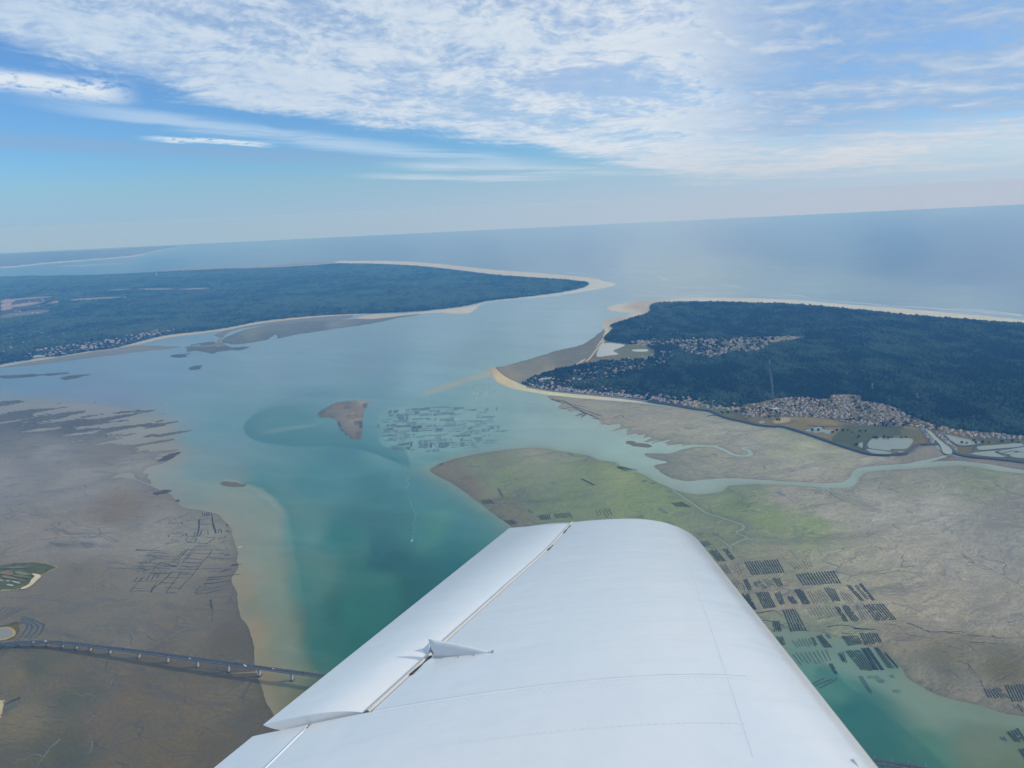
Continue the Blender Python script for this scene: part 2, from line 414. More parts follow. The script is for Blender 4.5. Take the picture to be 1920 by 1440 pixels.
# ------------------------------------------------------------------ the setting: sea, flats, beaches, land
YFAR = 31750.0
def grid(amin, amax, dmin, dmax, step):
    """ground grid between two bearings and two viewing depths, finer near the coast we fly over"""
    ta = np.linspace(math.tan(amin), math.tan(amax), max(4, int((math.tan(amax) - math.tan(amin)) * FPX / step)))
    dv = np.linspace(dmin, dmax, max(4, int((dmax - dmin) * FPX / step)))
    y = np.minimum(H / np.tan(dv), YFAR)
    Y, TA = np.meshgrid(y, ta, indexing='ij')
    return Y * TA, Y
def quads(nr, nc):
    i = np.arange(nr - 1)[:, None] * nc + np.arange(nc - 1)[None, :]
    return np.stack([i, i + nc, i + nc + 1, i + 1], -1).reshape(-1, 4)   # rows go towards the viewer
def bounds(P2, pad):
    a = np.arctan2(P2[:, 0], P2[:, 1]); d = np.arctan2(H, np.maximum(P2[:, 1], 300))
    return a.min() - pad, a.max() + pad, max(d.min() - pad * .5, math.atan(H / YFAR)), d.max() + pad
HF = []                                             # (polygon, height) of land sheets for later lookups
def region(name, P, mat, ztop, width, step=1.5, amp=0.0, asc=40.0, ctrl=None, col=None, sm=5, cut=(), lines=(), extra=None, kind='structure', label=None, bumpz=0.0, raw=False, kk=0.92, tintf=None, stretch=None):
    """a sheet of ground with a real shoreline: it rises from below the water to ztop over `width` metres"""
    poly = gpl(cat_closed(P, sm) if sm > 1 else P)[:, :2]
    X, Y = grid(*bounds(poly, 0.004), step)
    sd = sdist(X, Y, poly)
    r = np.hypot(X, Y)
    if amp:
        sx, sy = stretch or (1, 1)
        sd = sd + amp * (r / 1800.0) * 2 * fbm(X / asc * sx, Y / asc * sy, 5, len(name))
    for c_ in cut:
        cp = gpl(cat_closed(c_, 4))[:, :2]; sd = np.minimum(sd, -sdist(X, Y, cp))
    for (L, w) in lines:
        lp = cat_open(np.array([list(q) for q in L], float), 6); g = gpl(lp)[:, :2]
        ww = np.broadcast_to(w, (len(lp),)) if not hasattr(w, '__len__') else np.interp(np.linspace(0, 1, len(lp)), np.linspace(0, 1, len(w)), w)
        sd = np.minimum(sd, ldist(X, Y, g, ww))
    if extra is not None: sd = extra(X, Y, sd)
    z = -0.5 + (ztop + 0.5) * np.clip(sd / width + 0.5 / (ztop + 0.5), 0, 1)
    if bumpz: z = z + bumpz * fbm(X / 14, Y / 14, 3, 2) * np.clip(sd / 30, 0, 1)
    nr, nc = X.shape; q = quads(nr, nc)
    keep = (sd.ravel() > -width * 0.5 / (ztop + 0.5))[q].any(1); q = q[keep]
    if tintf is not None: t = tintf(X, Y, sd)
    elif ctrl is not None: t = idw(X, Y, [(a_, b_, unlit(c_, a_, b_, False, kk)) for a_, b_, c_ in ctrl])
    else: t = np.broadcast_to(np.asarray(col) if raw else unlit(col, *np.mean(np.asarray(P, float), 0)), X.shape + (3,))
    if mat in (MUD_L, MUD_R, MUD_F): t = t * (1 - .28 * np.exp(-np.maximum(sd, 0) / (16 * np.maximum(r / 1800, 1))))[..., None]
    t = t.reshape(-1, 3)
    used = np.unique(q); mp = np.zeros(nr * nc, np.int64); mp[used] = np.arange(len(used))
    v = np.stack([X.ravel(), Y.ravel(), z.ravel()], 1)[used]
    o = add_obj(name, mesh(name, v, mp[q], True, t[used]), mat, kind=kind, label=label)
    return o, poly

# colours below are estimates of how each patch looks from the cabin; taking off the light and the air between
# gives the colour of the stuff itself; the far sea keeps painted glare and haze
HAZE_D, HAZE_C = 6.0e-5, (0.16, 0.50, 1.0)
def S(r, g, b): return lin(r, g, b)
_G = np.array([0.78, 0.90, 1.06]); _L = np.array([0.40, 0.48, 0.56]); _B = HAZE_D * np.array(HAZE_C)
def unlit(col, px, py, wet=False, k=0.92):
    g = gp(px, py); d = math.sqrt(g[0] ** 2 + g[1] ** 2 + H * H); t = np.exp(-_B * d); c = np.asarray(col) / 1.0
    if wet: return np.clip((c - np.array([np.interp(py, [450, 560, 640, 900, 1150], q) for q in ((.175, .122, .085, .042, .022), (.265, .20, .145, .074, .038), (.37, .315, .25, .130, .088))])) / 0.76, .004, .6)
    o = np.clip((c * k * np.array([.98, 1, .91]) - _L * (1 - t)) / (_G * t), .006, .8); m = min(.75, d / 12000)
    return o * (1 - m) + np.clip(o.mean() * np.array([1.06, 1.0, .93]), 0, .6) * m
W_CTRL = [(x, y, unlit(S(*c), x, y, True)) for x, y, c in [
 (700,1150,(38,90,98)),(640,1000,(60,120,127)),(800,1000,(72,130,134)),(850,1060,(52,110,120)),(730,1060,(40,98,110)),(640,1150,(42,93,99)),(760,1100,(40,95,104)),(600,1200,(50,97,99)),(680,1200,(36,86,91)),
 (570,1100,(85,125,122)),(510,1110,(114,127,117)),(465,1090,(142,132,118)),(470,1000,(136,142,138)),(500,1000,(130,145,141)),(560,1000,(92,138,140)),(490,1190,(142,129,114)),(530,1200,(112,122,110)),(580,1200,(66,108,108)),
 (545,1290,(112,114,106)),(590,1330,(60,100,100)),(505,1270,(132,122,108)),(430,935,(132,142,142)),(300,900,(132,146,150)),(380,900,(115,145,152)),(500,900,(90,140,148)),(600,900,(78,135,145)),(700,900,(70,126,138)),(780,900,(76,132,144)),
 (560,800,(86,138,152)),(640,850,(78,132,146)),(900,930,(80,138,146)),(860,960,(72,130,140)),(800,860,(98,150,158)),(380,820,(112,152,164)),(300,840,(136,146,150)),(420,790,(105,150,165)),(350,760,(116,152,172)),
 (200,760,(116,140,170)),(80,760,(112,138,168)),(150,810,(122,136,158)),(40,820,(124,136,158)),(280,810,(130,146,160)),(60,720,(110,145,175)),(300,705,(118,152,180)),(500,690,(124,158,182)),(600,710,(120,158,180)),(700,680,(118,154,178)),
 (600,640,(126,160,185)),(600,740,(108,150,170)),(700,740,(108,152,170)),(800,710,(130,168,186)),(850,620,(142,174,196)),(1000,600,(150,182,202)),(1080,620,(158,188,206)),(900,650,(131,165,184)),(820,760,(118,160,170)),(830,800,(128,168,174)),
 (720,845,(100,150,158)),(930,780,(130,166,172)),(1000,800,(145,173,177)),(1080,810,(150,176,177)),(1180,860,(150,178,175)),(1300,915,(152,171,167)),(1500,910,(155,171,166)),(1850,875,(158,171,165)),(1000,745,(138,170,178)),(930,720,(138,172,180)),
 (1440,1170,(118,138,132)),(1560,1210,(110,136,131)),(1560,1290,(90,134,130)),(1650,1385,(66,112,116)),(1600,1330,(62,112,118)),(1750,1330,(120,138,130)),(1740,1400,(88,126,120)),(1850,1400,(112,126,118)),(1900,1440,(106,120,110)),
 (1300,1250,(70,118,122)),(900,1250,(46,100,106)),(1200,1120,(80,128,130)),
 (1200,500,(172,198,214)),(1300,530,(174,198,212)),(1130,480,(160,188,210)),(1500,545,(164,192,210)),(1800,570,(160,186,208)),(1100,470,(150,178,205)),(1500,490,(152,180,205)),(1800,500,(146,172,202)),  # open sea points lightened: sun glare painted into the water colour
 (1400,412,(166,188,212)),(1800,395,(164,186,212)),(300,467,(140,174,204)),(960,433,(152,180,206)),(1400,430,(154,180,206)),(1800,420,(150,175,204)),(700,470,(128,162,194)),(300,500,(108,150,190)),(100,505,(108,150,190)),(900,480,(136,168,196)),(1700,460,(138,166,198))]]  # horizon points lightened: haze painted into the water colour
def SW(r, g, b): return (r, g, b)
def soft(P, f0, f1, closed=True): return (P, f0, f1)
SHOALS = [ ([(488,812),(500,806),(540,801),(600,796),(560,806),(510,815)], -25, 30, (142,162,162), .6),
  # outline, fade in metres outwards/inwards, colour, strength
 ([(712,772),(760,764),(830,762),(930,770),(945,800),(920,830),(860,845),(800,858),(755,862),(712,835)], -30, 90, (130,166,170), .6),
 ([(640,735),(700,748),(700,790),(690,825),(640,830),(605,800),(560,800),(600,770)], -60, 130, (104,152,164), .35),
 ([(795,742),(808,730),(860,712),(925,690),(932,700),(895,712),(862,724),(820,736)], -40, 60, (172,168,158), .7),
 ([(700,1052),(712,1058),(735,1065),(754,1074),(768,1090),(777,1105),(779,1128),(735,1200),(620,1290),(600,1180),(640,1000),(655,985)], -2, 60, (56,112,114), .8),
 ([(776,950),(790,960),(850,940),(880,960),(850,1010),(800,1040),(772,1062),(768,1040),(776,1000)], -6, 90, (86,140,136), .75),
 ([(415,900),(440,902),(480,915),(520,938),(541,965),(545,1000),(560,1080),(575,1180),(600,1262),(560,1300),(500,1300),(440,1060),(330,930),(300,890)], -2, 55, (130,143,136), .6),
 ([(415,900),(440,900),(480,912),(520,936),(542,964),(536,972),(505,944),(470,924),(435,912)], -4, 14, (154,158,146), .5),
 ([(400,960),(440,990),(470,1060),(495,1150),(515,1240),(520,1330),(490,1330),(470,1200),(440,1060)], -20, 50, (146,134,118), .5),
 ([(455,905),(500,900),(540,930),(560,990),(600,1120),(615,1240),(600,1262),(575,1180),(545,1000),(541,965),(520,936)], -50, 40, (76,128,130), .4),
 ([(640,945),(760,920),(765,1000),(720,1040),(690,1000)], -60, 60, (52,112,122), .35),
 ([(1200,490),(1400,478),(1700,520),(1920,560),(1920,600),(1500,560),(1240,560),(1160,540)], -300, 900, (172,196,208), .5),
 ([(1520,1235),(1600,1225),(1700,1262),(1790,1320),(1920,1352),(1920,1370),(1790,1345),(1720,1330),(1640,1290)], -12, 30, (126,146,138), .6),
 ([(1620,1330),(1700,1375),(1780,1440),(1600,1500),(1500,1380),(1480,1270)], -3, 60, (64,112,117), .5),
]
EDGES = [  # a sharp submerged bank: outline of the deep side, the crisp edge itself, how far the dark water reaches, colour, strength
 ([(700,752),(600,752),(520,762),(478,776),(459,792),(455,803),(461,816),(480,827),(517,834),(567,837),(640,838),(700,850),(745,868),(770,878),(760,840),(715,832),(712,760)], [(474,779),(459,792),(455,803),(461,816),(480,827),(517,834),(567,837),(640,838),(690,848),(735,864)], 200, (70,126,143), .9),
 ([(640,735),(547,743),(505,760),(478,776),(560,800),(690,800)], [(600,738),(547,743),(505,760),(478,776)], 90, (88,138,156), .45),
 ([(652,925),(666,955),(686,995),(702,1048),(714,1058),(736,1062),(754,1071),(770,1092),(779,1128),(860,1100),(940,1000),(900,930),(780,880)], [(694,1025),(702,1048),(714,1058),(736,1062),(754,1071),(770,1092),(779,1128),(770,1160)], 110, (32,104,116), .85),
 ([(455,902),(490,918),(522,938),(543,966),(548,1005),(562,1080),(578,1180),(602,1264),(760,1200),(700,940)], [(430,900),(490,918),(522,938),(543,966),(548,1005),(562,1080),(578,1180),(602,1264),(615,1320)], 60, (66,118,122), .55),
 ([(1530,1250),(1600,1290),(1680,1350),(1760,1420),(1820,1500),(1500,1500)], [(1490,1225),(1530,1250),(1600,1290),(1680,1350),(1760,1420),(1820,1500)], 60, (56,106,112), .5),
]
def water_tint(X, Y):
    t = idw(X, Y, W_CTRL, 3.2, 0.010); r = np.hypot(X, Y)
    wx = X + r * 0.010 * 2 * fbm(X / 260, Y / 420, 4, 21); wy = Y + r * 0.010 * 2 * fbm(X / 260 + 31, Y / 420, 4, 25)
    for P, f0, f1, col, s in SHOALS:
        p = gpl(cat_closed(P, 4))[:, :2]
        lo, hi = p.min(0) - 3 * abs(f0) - 200, p.max(0) + 3 * abs(f0) + 200
        m = (X > lo[0]) & (X < hi[0]) & (Y > lo[1]) & (Y < hi[1])
        if not m.any(): continue
        col = unlit(S(*col), *np.mean(P, 0), True); d = sdist(wx[m], wy[m], p); k_ = s * sstep(f0, f1, d)
        t[m] = t[m] * (1 - k_[:, None]) + col * k_[:, None]
    for P, Ln, F, col, s in EDGES:
        p = gpl(cat_closed(P, 4))[:, :2]; l_ = gpl(cat_open(Ln, 5))[:, :2]; lo, hi = p.min(0) - 200, p.max(0) + 200
        m = (X > lo[0]) & (X < hi[0]) & (Y > lo[1]) & (Y < hi[1])
        jx = X[m] + 7 * fbm(X[m] / 30, Y[m] / 30, 3, 71) + .35 * (wx[m] - X[m]); jy = Y[m] + 7 * fbm(X[m] / 30 + 9, Y[m] / 30, 3, 73) + .35 * (wy[m] - Y[m])
        k_ = s * sstep(-5, 9, sdist(jx, jy, p)) * np.exp(-np.maximum(ldist(jx, jy, l_, [0] * len(l_)), 0) / F)
        t[m] = t[m] * (1 - k_[:, None]) + unlit(S(*col), *np.mean(P, 0), True) * k_[:, None]
    for poly, col, w_, k0 in ((RIGHTP, (126, 138, 130), 34, .75), (LEFTP, (146, 138, 126), 30, .6), (NORTHP, (150, 164, 158), 30, .6)):
        lo, hi = poly.min(0) - 150, poly.max(0) + 150; m = (X > lo[0]) & (X < hi[0]) & (Y > lo[1]) & (Y < hi[1])
        jx = X[m] + 30 * fbm(X[m] / 70, Y[m] / 70, 4, 91); jy = Y[m] + 30 * fbm(X[m] / 70 + 5, Y[m] / 70, 4, 93)
        d = np.maximum(-sdist(jx, jy, poly), 0); k_ = k0 * np.exp(-d / (w_ * np.maximum(r[m] / 1800, 1)))
        A_, D_ = ad(X[m], Y[m]); py_ = np.interp(D_, [0.1, .25, .35, .6], [640, 900, 1100, 1300])
        cc = np.stack([unlit(S(*col), 960, q, True) for q in (640, 800, 900, 1000, 1150, 1300)]); q_ = np.stack([np.interp(py_, (640, 800, 900, 1000, 1150, 1300), cc[:, i]) for i in range(3)], -1)
        t[m] = t[m] * (1 - k_[:, None]) + q_ * k_[:, None]
    return t
def build_sea():
    ta = np.linspace(-0.74, 0.74, 900); ta = np.concatenate([np.linspace(-1.9, -0.75, 24), ta, np.linspace(0.75, 1.9, 24)])
    d0 = math.atan(H / YFAR)
    dv = np.concatenate([np.linspace(d0, math.radians(44), 480), np.linspace(math.radians(45), math.radians(55), 6)])
    Y, TA = np.meshgrid(H / np.tan(dv), ta, indexing='ij'); X = Y * TA
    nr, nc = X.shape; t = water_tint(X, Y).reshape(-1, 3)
    v = np.stack([X.ravel(), Y.ravel(), np.zeros(nr * nc)], 1); y0 = H / math.tan(math.radians(55))
    xa = 1.9 * YFAR
    ex = [(-1.9 * y0, y0, 0), (-xa, y0, 0), (-xa, YFAR, 0), (1.9 * y0, y0, 0), (xa, y0, 0), (xa, YFAR, 0), (-xa, -33000, 0), (xa, -33000, 0)]
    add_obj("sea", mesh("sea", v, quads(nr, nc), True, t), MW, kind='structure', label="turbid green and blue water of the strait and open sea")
    add_obj("sea", mesh("sea", ex, [(0, 2, 1), (3, 4, 5), (6, 7, 4, 1)], False, S(60, 110, 114)), MW, kind='structure')

# ---- the mudflats
LM_CTRL = [(60,800,S(92,100,118)),(140,790,S(88,98,116)),(230,785,S(88,98,112)),(280,800,S(96,102,110)),(40,770,S(92,102,124)),(60,836,S(128,130,140)),(200,838,S(126,128,134)),(0,900,S(147,146,154)),(150,900,S(149,148,154)),(250,880,S(147,147,150)),(60,1000,S(143,138,138)),(225,950,S(135,124,116)),(300,1000,S(149,148,148)),(380,1000,S(143,144,140)),
 (150,1080,S(125,120,114)),(300,1090,S(131,128,120)),(420,1120,S(119,116,112)),(430,1210,S(101,98,94)),(350,1190,S(119,114,108)),(150,1160,S(121,118,114)),(60,1200,S(121,115,105)),
 (300,1230,S(111,106,98)),(460,1290,S(115,110,98)),(380,1330,S(115,107,95)),(250,1300,S(111,103,92)),(120,1280,S(113,106,94)),(40,1260,S(119,112,96)),(60,1245,S(92,98,88)),
 (130,1300,S(92,98,88)),(40,1350,S(131,122,98)),(120,1420,S(88,92,84)),(60,1420,S(96,98,88)),(220,1400,S(109,102,90)),(330,1420,S(109,101,86)),(400,1400,S(99,94,86)),(200,1350,S(113,104,94)),
 (20,1440,S(101,100,90)),(240,1200,S(123,120,116)),(0,1100,S(129,124,118)),(180,1010,S(149,146,146)),(100,850,S(140,142,154)),(480,1345,S(101,97,90))]
def streaks(X, Y, sd):
    # the flat drowns gradually towards the far side: eelgrass banks alternate with wet hollows
    A, Dp = ad(X, Y)
    far = sstep(math.radians(17.5), math.radians(12.6), Dp)
    q = fbm((X + 0.30 * Y) / 210, (Y - 0.45 * X) / 70, 5, 41)
    return sd + far * (q * 1500 - 190)
LEFT = [(-140,770),(0,752),(120,757),(240,775),(310,800),(300,830),(335,849),(322,862),(283,887),(278,897),(290,913),(322,928),(345,950),(403,963),(431,990),(444,1030),(447,1056),(436,1085),(437,1100),(446,1122),(449,1156),(463,1172),(475,1222),(482,1263),(498,1312),(515,1340),(530,1400),(540,1520),(-300,1560),(-420,1200)]
left_flat, LEFTP = region("mudflat", LEFT, MUD_L, 0.7, 45, 1.5, amp=7, asc=60, ctrl=LM_CTRL, extra=streaks,
    lines=[([(290,912),(270,905),(230,893),(180,905),(120,920)], [10, 6, 4, 3, 2]), ([(480,1260),(430,1262),(400,1258)], [6, 3, 1])],
    kk=0.88, label="wide brown grey mudflat laid bare by the tide in front of the bridge")
RM_CTRL = [(830,880,S(114,112,102)),(870,915,S(108,106,98)),(900,870,S(110,125,106)),(950,900,S(106,127,100)),(1000,870,S(114,131,112)),(1000,850,S(132,134,126)),(1100,890,S(112,133,104)),(1080,930,S(104,127,100)),
 (950,960,S(108,110,98)),(960,985,S(108,108,104)),(1000,950,S(102,123,102)),(1200,930,S(114,137,96)),(1170,890,S(128,147,104)),(1260,950,S(116,139,102)),(1300,960,S(116,133,112)),(1380,950,S(112,135,98)),
 (1440,970,S(116,139,100)),(1520,985,S(118,139,102)),(1400,990,S(118,133,114)),(1340,1010,S(116,129,110)),(1450,1040,S(128,130,118)),(1390,920,S(114,131,112)),(1470,930,S(142,140,134)),(1550,960,S(148,146,140)),
 (1650,960,S(148,148,144)),(1760,960,S(148,148,146)),(1700,900,S(128,130,122)),(1840,900,S(122,134,112)),(1900,960,S(124,124,124)),(1900,1020,S(128,130,132)),(1700,1030,S(154,150,142)),(1800,1060,S(146,143,138)),
 (1600,1060,S(146,145,132)),(1380,1080,S(126,126,116)),(1480,1130,S(134,130,120)),(1640,1120,S(142,138,128)),(1760,1150,S(146,140,132)),(1880,1150,S(136,133,128)),(1560,1190,S(120,132,114)),(1480,1190,S(110,128,112)),
 (1700,1200,S(124,120,110)),(1800,1220,S(114,112,100)),(1760,1240,S(102,104,92)),(1880,1260,S(96,96,82)),(1720,1265,S(122,124,114)),(1830,1300,S(124,122,116)),(1920,1320,S(118,118,112))]
RIGHT = [(806,882),(813,875),(823,870),(856,859),(901,850),(962,842),(1010,840),(1052,846),(1098,853),(1122,862),(1152,867),(1167,877),(1190,884),(1209,892),(1241,908),(1274,921),(1307,927),(1351,923),(1362,914),(1378,910),(1432,908),
 (1495,911),(1557,915),(1591,915),(1607,906),(1614,893),(1628,885),(1662,881),(1724,878),(1787,873),(1828,875),(1870,883),(1920,888),(2060,905),(2400,960),(2500,1340),(2200,1370),(1920,1344),(1840,1324),(1765,1305),(1709,1277),
 (1690,1254),(1650,1222),(1600,1208),(1545,1196),(1480,1190),(1400,1176),(1250,1120),(1100,1062),(1010,1022),(956,986),(944,977),(916,957),(889,936),(865,917),(841,903),(820,893)]
def wetr(X, Y, sd):
    A, Dp = ad(X, Y)
    p = gpl([(1450,1165),(1500,1150),(1545,1160),(1565,1180),(1600,1200),(1640,1215),(1560,1230),(1440,1210)])[:, :2]
    return sd - 26 * sstep(-25, 40, sdist(X, Y, p)) * (0.6 + 1.6 * fbm(X / 60, Y / 60, 4, 5))
right_flat, RIGHTP = region("mudflat", RIGHT, MUD_R, 0.7, 30, 1.5, amp=4, asc=40, ctrl=RM_CTRL, kk=1.18, extra=wetr,
    lines=[([(1340,912),(1362,920),(1380,926),(1388,935),(1382,941),(1402,948)], [7, 4, 3, 3, 2, 1]),
           ([(1262,919),(1300,945),(1325,962),(1345,968),(1375,978),(1392,984),(1393,992),(1381,998),(1395,1005),(1405,1010)], [6, 7, 7, 8, 8, 9, 9, 7, 6, 5]),
           ([(1372,1022),(1390,1013),(1406,1010),(1450,1013),(1500,1012),(1560,1010),(1610,1007),(1640,1001)], [10, 8, 9, 6, 5, 4, 3, 1]),
           ([(1550,914),(1560,925),(1585,937),(1610,943),(1640,956)], [10, 8, 6, 4, 1]),
           ([(900,958),(935,948),(985,943),(1050,938)], [7, 6, 4, 1]), ([(892,953),(915,944),(960,938),(985,930),(975,920)], [6, 6, 5, 4, 1]),
           ([(1310,1003),(1340,1006),(1365,1022),(1372,1030)], [3, 4, 6, 7])],
    label="grey and weedy green mudflat spreading to the right of the channel")
NM_CTRL = [(1060,750,S(142,140,128)),(1150,770,S(140,140,128)),(1250,790,S(144,142,132)),(1350,800,S(146,148,136)),(1400,830,S(148,148,138)),(1500,830,S(144,150,128)),(1560,850,S(142,144,130)),(1650,870,S(146,144,138)),
 (1300,870,S(132,138,128)),(1400,880,S(136,138,130)),(1260,880,S(122,130,122)),(1500,890,S(148,146,140)),(1240,850,S(124,130,122)),(1720,850,S(130,126,120)),(1850,860,S(136,132,132)),(1150,790,S(140,136,126))]
NORTH = [(1030,741),(1100,748),(1204,757),(1299,768),(1345,780),(1400,792),(1450,801),(1508,813),(1563,832),(1603,845),(1630,853),(1690,853),(1714,842),(1726,836),(1752,834),(1760,842),(1778,851),(1712,867),(1662,872),(1620,876),
 (1599,884),(1591,897),(1574,905),(1516,905),(1412,899),(1370,897),(1328,899),(1287,902),(1257,895),(1236,883),(1228,873),(1252,867),(1222,859),(1205,849),(1258,848),(1264,842),(1230,832),(1190,826),(1170,815),(1120,795),(1080,785),(1060,770),(1035,752)]
def combed(X, Y, sd):
    p = gpl([(1050,760),(1090,790),(1150,812),(1200,832),(1260,842),(1260,820),(1160,795),(1090,770)])[:, :2]
    m = sstep(-140, 60, sdist(X, Y, p))
    return sd + m * (260 * fbm((X * 0.8 + Y * 0.6) / 150, (Y * 0.8 - X * 0.6) / 26, 4, 77) - 40)
_, NORTHP = region("mudflat", NORTH, MUD_F, 0.7, 30, 1.5, amp=5, asc=50, ctrl=NM_CTRL, kk=1.16, extra=combed,
    lines=[([(1255,842),(1285,837),(1312,836),(1339,837),(1361,845),(1374,852),(1393,855),(1407,852),(1404,845),(1393,841),(1404,838),(1434,837),(1475,842)], [26, 22, 18, 16, 16, 18, 18, 18, 16, 14, 10, 8, 1]),
           ([(1335,837),(1352,833),(1362,831),(1366,827),(1378,825)], [10, 8, 5, 4, 1])],
    label="grey mudflat between the dike of the town and the winding creek")
region("mudflat", [(1180,828),(1215,833),(1222,838),(1205,839),(1185,834)], MUD_F, 0.6, 25, 1.2, amp=14, asc=60, col=S(120,122,116))
region("mudflat", [(1785,853),(1800,857),(1850,861),(1920,868),(2100,890),(2060,903),(1920,882),(1849,870),(1787,864),(1745,866),(1770,858)], MUD_F, 0.7, 15, 1.3, amp=3, ctrl=NM_CTRL)
# the grey flat and sand hook before the wooded point
region("mudflat", [(930,689),(947,686),(993,673),(1043,658),(1087,648),(1107,637),(1127,622),(1136,612),(1148,614),(1135,640),(1115,668),(1090,685),(1045,700),(1000,712),(980,722),(950,712),(935,700)], MUD_F, 1.0, 40, 1.2, amp=6, asc=60,
    ctrl=[(950,700,S(150,140,122)),(1000,690,S(128,128,122)),(1060,668,S(116,120,116)),(1110,650,S(122,122,116)),(1020,705,S(156,150,130))])
# flats of the island across the strait
region("mudflat", [(-60,706),(0,690),(67,684),(133,676),(187,669),(267,659),(333,652),(370,647),(400,645),(412,634),(404,628),(420,620),(440,615),(483,607),(533,600),(592,594),(660,590),(640,600),(560,604),(480,612),(430,622),(420,632),(410,640),(425,648),(380,652),(330,650),(250,648),(215,652),(110,668),(0,686),(-60,696)], MUD_F, 1.0, 60, 1.2, amp=8, asc=90, col=S(128,138,148))
region("mudflat", [(417,640),(425,630),(440,625),(483,613),(560,604),(640,600),(727,592),(790,588),(743,597),(693,607),(627,617),(583,623),(535,631),(520,634),(518,626),(500,637),(450,645),(430,645)], MUD_F, 0.9, 60, 1.2, amp=10, asc=90,
    ctrl=[(450,640,S(98,118,124)),(500,632,S(98,118,122)),(480,620,S(128,142,136)),(600,615,S(98,118,132)),(700,600,S(104,124,140)),(620,605,S(128,142,148))])
region("mudflat", [(358,652),(385,642),(405,641),(410,648),(440,650),(462,651),(440,657),(400,661),(378,660),(360,658)], MUD_F, 0.7, 50, 1.1, amp=26, asc=90, col=S(90,112,126), stretch=(1, 1))
for P_ in ([(-20,705),(40,702),(95,699),(120,700),(60,708),(0,710)], [(104,714),(125,706),(150,703),(166,703),(140,710),(110,716)], [(355,690),(372,686),(366,692)], [(320,667),(350,663),(340,670)]):
    region("eelgrass_bank", P_, MUD_F, 0.5, 60, 1.1, amp=26, asc=120, col=S(74,100,122), label="dark eelgrass bank showing through the shallows")
# the small triangular oyster bank
TRI = [(595,776),(601,770),(610,765),(639,753),(677,751),(690,752),(702,753),(690,758),(683,770),(680,788),(679,807),(677,822),(660,823),(650,814),(637,805),(631,789),(616,782),(600,783)]
region("sandbank", TRI, MUD_F, 0.6, 40, 1.1, amp=3, asc=40, ctrl=[(610,770,S(128,116,110)),(650,760,S(134,120,112)),(655,785,S(150,138,118)),(665,790,S(160,146,122)),(690,754,S(172,158,144)),(640,800,S(132,122,110)),(660,815,S(138,126,110)),(612,778,S(120,120,116))], label="small triangular bank ruled with oyster racks")
region("mudflat", [(412,906),(420,902),(440,904),(462,909),(452,913),(430,912)], MUD_L, 0.35, 20, 1.2, amp=8, asc=30, col=S(118,116,108))
for P_ in ([(316,852),(330,848),(336,850),(322,860),(305,866),(290,868),(300,860)], [(283,926),(300,920),(318,917),(325,920),(310,926),(290,930)], [(328,938),(338,936),(336,941)]):
    region("eelgrass_bank", P_, MUD_L, 0.9, 12, 1.2, amp=6, asc=24, col=S(84,82,82), label="dark bank at the edge of the left mudflat")

build_sea()
# ---- beaches and land
LAND_Z = 3.0
region("beach", [(1139,577),(1162,570),(1195,565.5),(1225,563.5),(1245,561),(1328,558.5),(1412,559.5),(1495,563),(1578,570),(1662,577),(1745,584),(1828,591),(1920,600),(2050,613),(2050,630),(1920,609),(1870,607),(1787,600),(1703,594),(1620,585),(1537,577),(1453,572),(1349,569),(1287,569),(1224,572),(1220,585),(1203,592),(1170,601),(1147,607),(1150,620),(1138,635),(1122,650),(1100,675),(1085,684),(1060,692),(1080,680),(1100,668),(1115,650),(1128,630),(1132,612),(1131,604),(1137,599),(1170,594),(1182,588),(1160,585),(1145,583)],
    SAND, 2.2, 35, 1.0, kk=1.12, amp=3, asc=60, ctrl=[(1160,576,S(196,182,164)),(1200,575,S(178,160,144)),(1300,562,S(206,196,182)),(1500,566,S(206,196,184)),(1700,583,S(204,188,170)),(1880,602,S(206,190,172)),(1150,600,S(176,160,146)),(1140,625,S(198,180,152)),(1120,655,S(196,178,148)),(1190,588,S(190,180,166))], label="pale ocean beach along the wooded cape")
region("beach", [(917,692),(928,690),(942,702),(960,712),(985,722),(1028,731),(1068,736),(1123,741),(1177,747),(1230,754),(1225,757),(1204,755),(1150,751),(1095,747),(1041,742),(1001,736),(968,730),(950,725),(932,716),(922,704)], SAND, 1.6, 14, 1.0, kk=1.08, amp=1.5,
    ctrl=[(920,695,S(186,164,130)),(940,712,S(206,180,136)),(980,727,S(216,192,150)),(1050,739,S(214,196,158)),(1150,748,S(206,192,164))], label="sandy beach below the seafront houses")
region("beach", [(627,492),(643,489.5),(727,489.5),(793,492.5),(860,499),(927,506),(993,511),(1060,516.5),(1100,521),(1130,527),(1155,532.5),(1143,537.5),(1110,543.5),(1060,552),(1010,557.5),(960,562),(917,566.5),(903,570),(893,578),(880,587),(853,588),(827,586),(793,588),(727,596),(690,599),(668,597),(693,590),(760,587),(827,581),(877,575),(913,566),(960,560.5),(1003,556),(1060,548),(1093,540),(1106,531),(1085,526),(1040,522),(993,519),(927,514),(860,506),(793,498.5),(727,495),(643,493)],
    SAND, 2.2, 60, 1.0, kk=1.12, amp=4, asc=80, ctrl=[(700,491,S(196,184,170)),(900,506,S(196,182,162)),(1060,520,S(204,186,158)),(1130,533,S(210,194,166)),(1000,556,S(204,188,160)),(880,580,S(198,180,150)),(720,595,S(186,172,146))], label="curving sand spit round the tip of the wooded island")
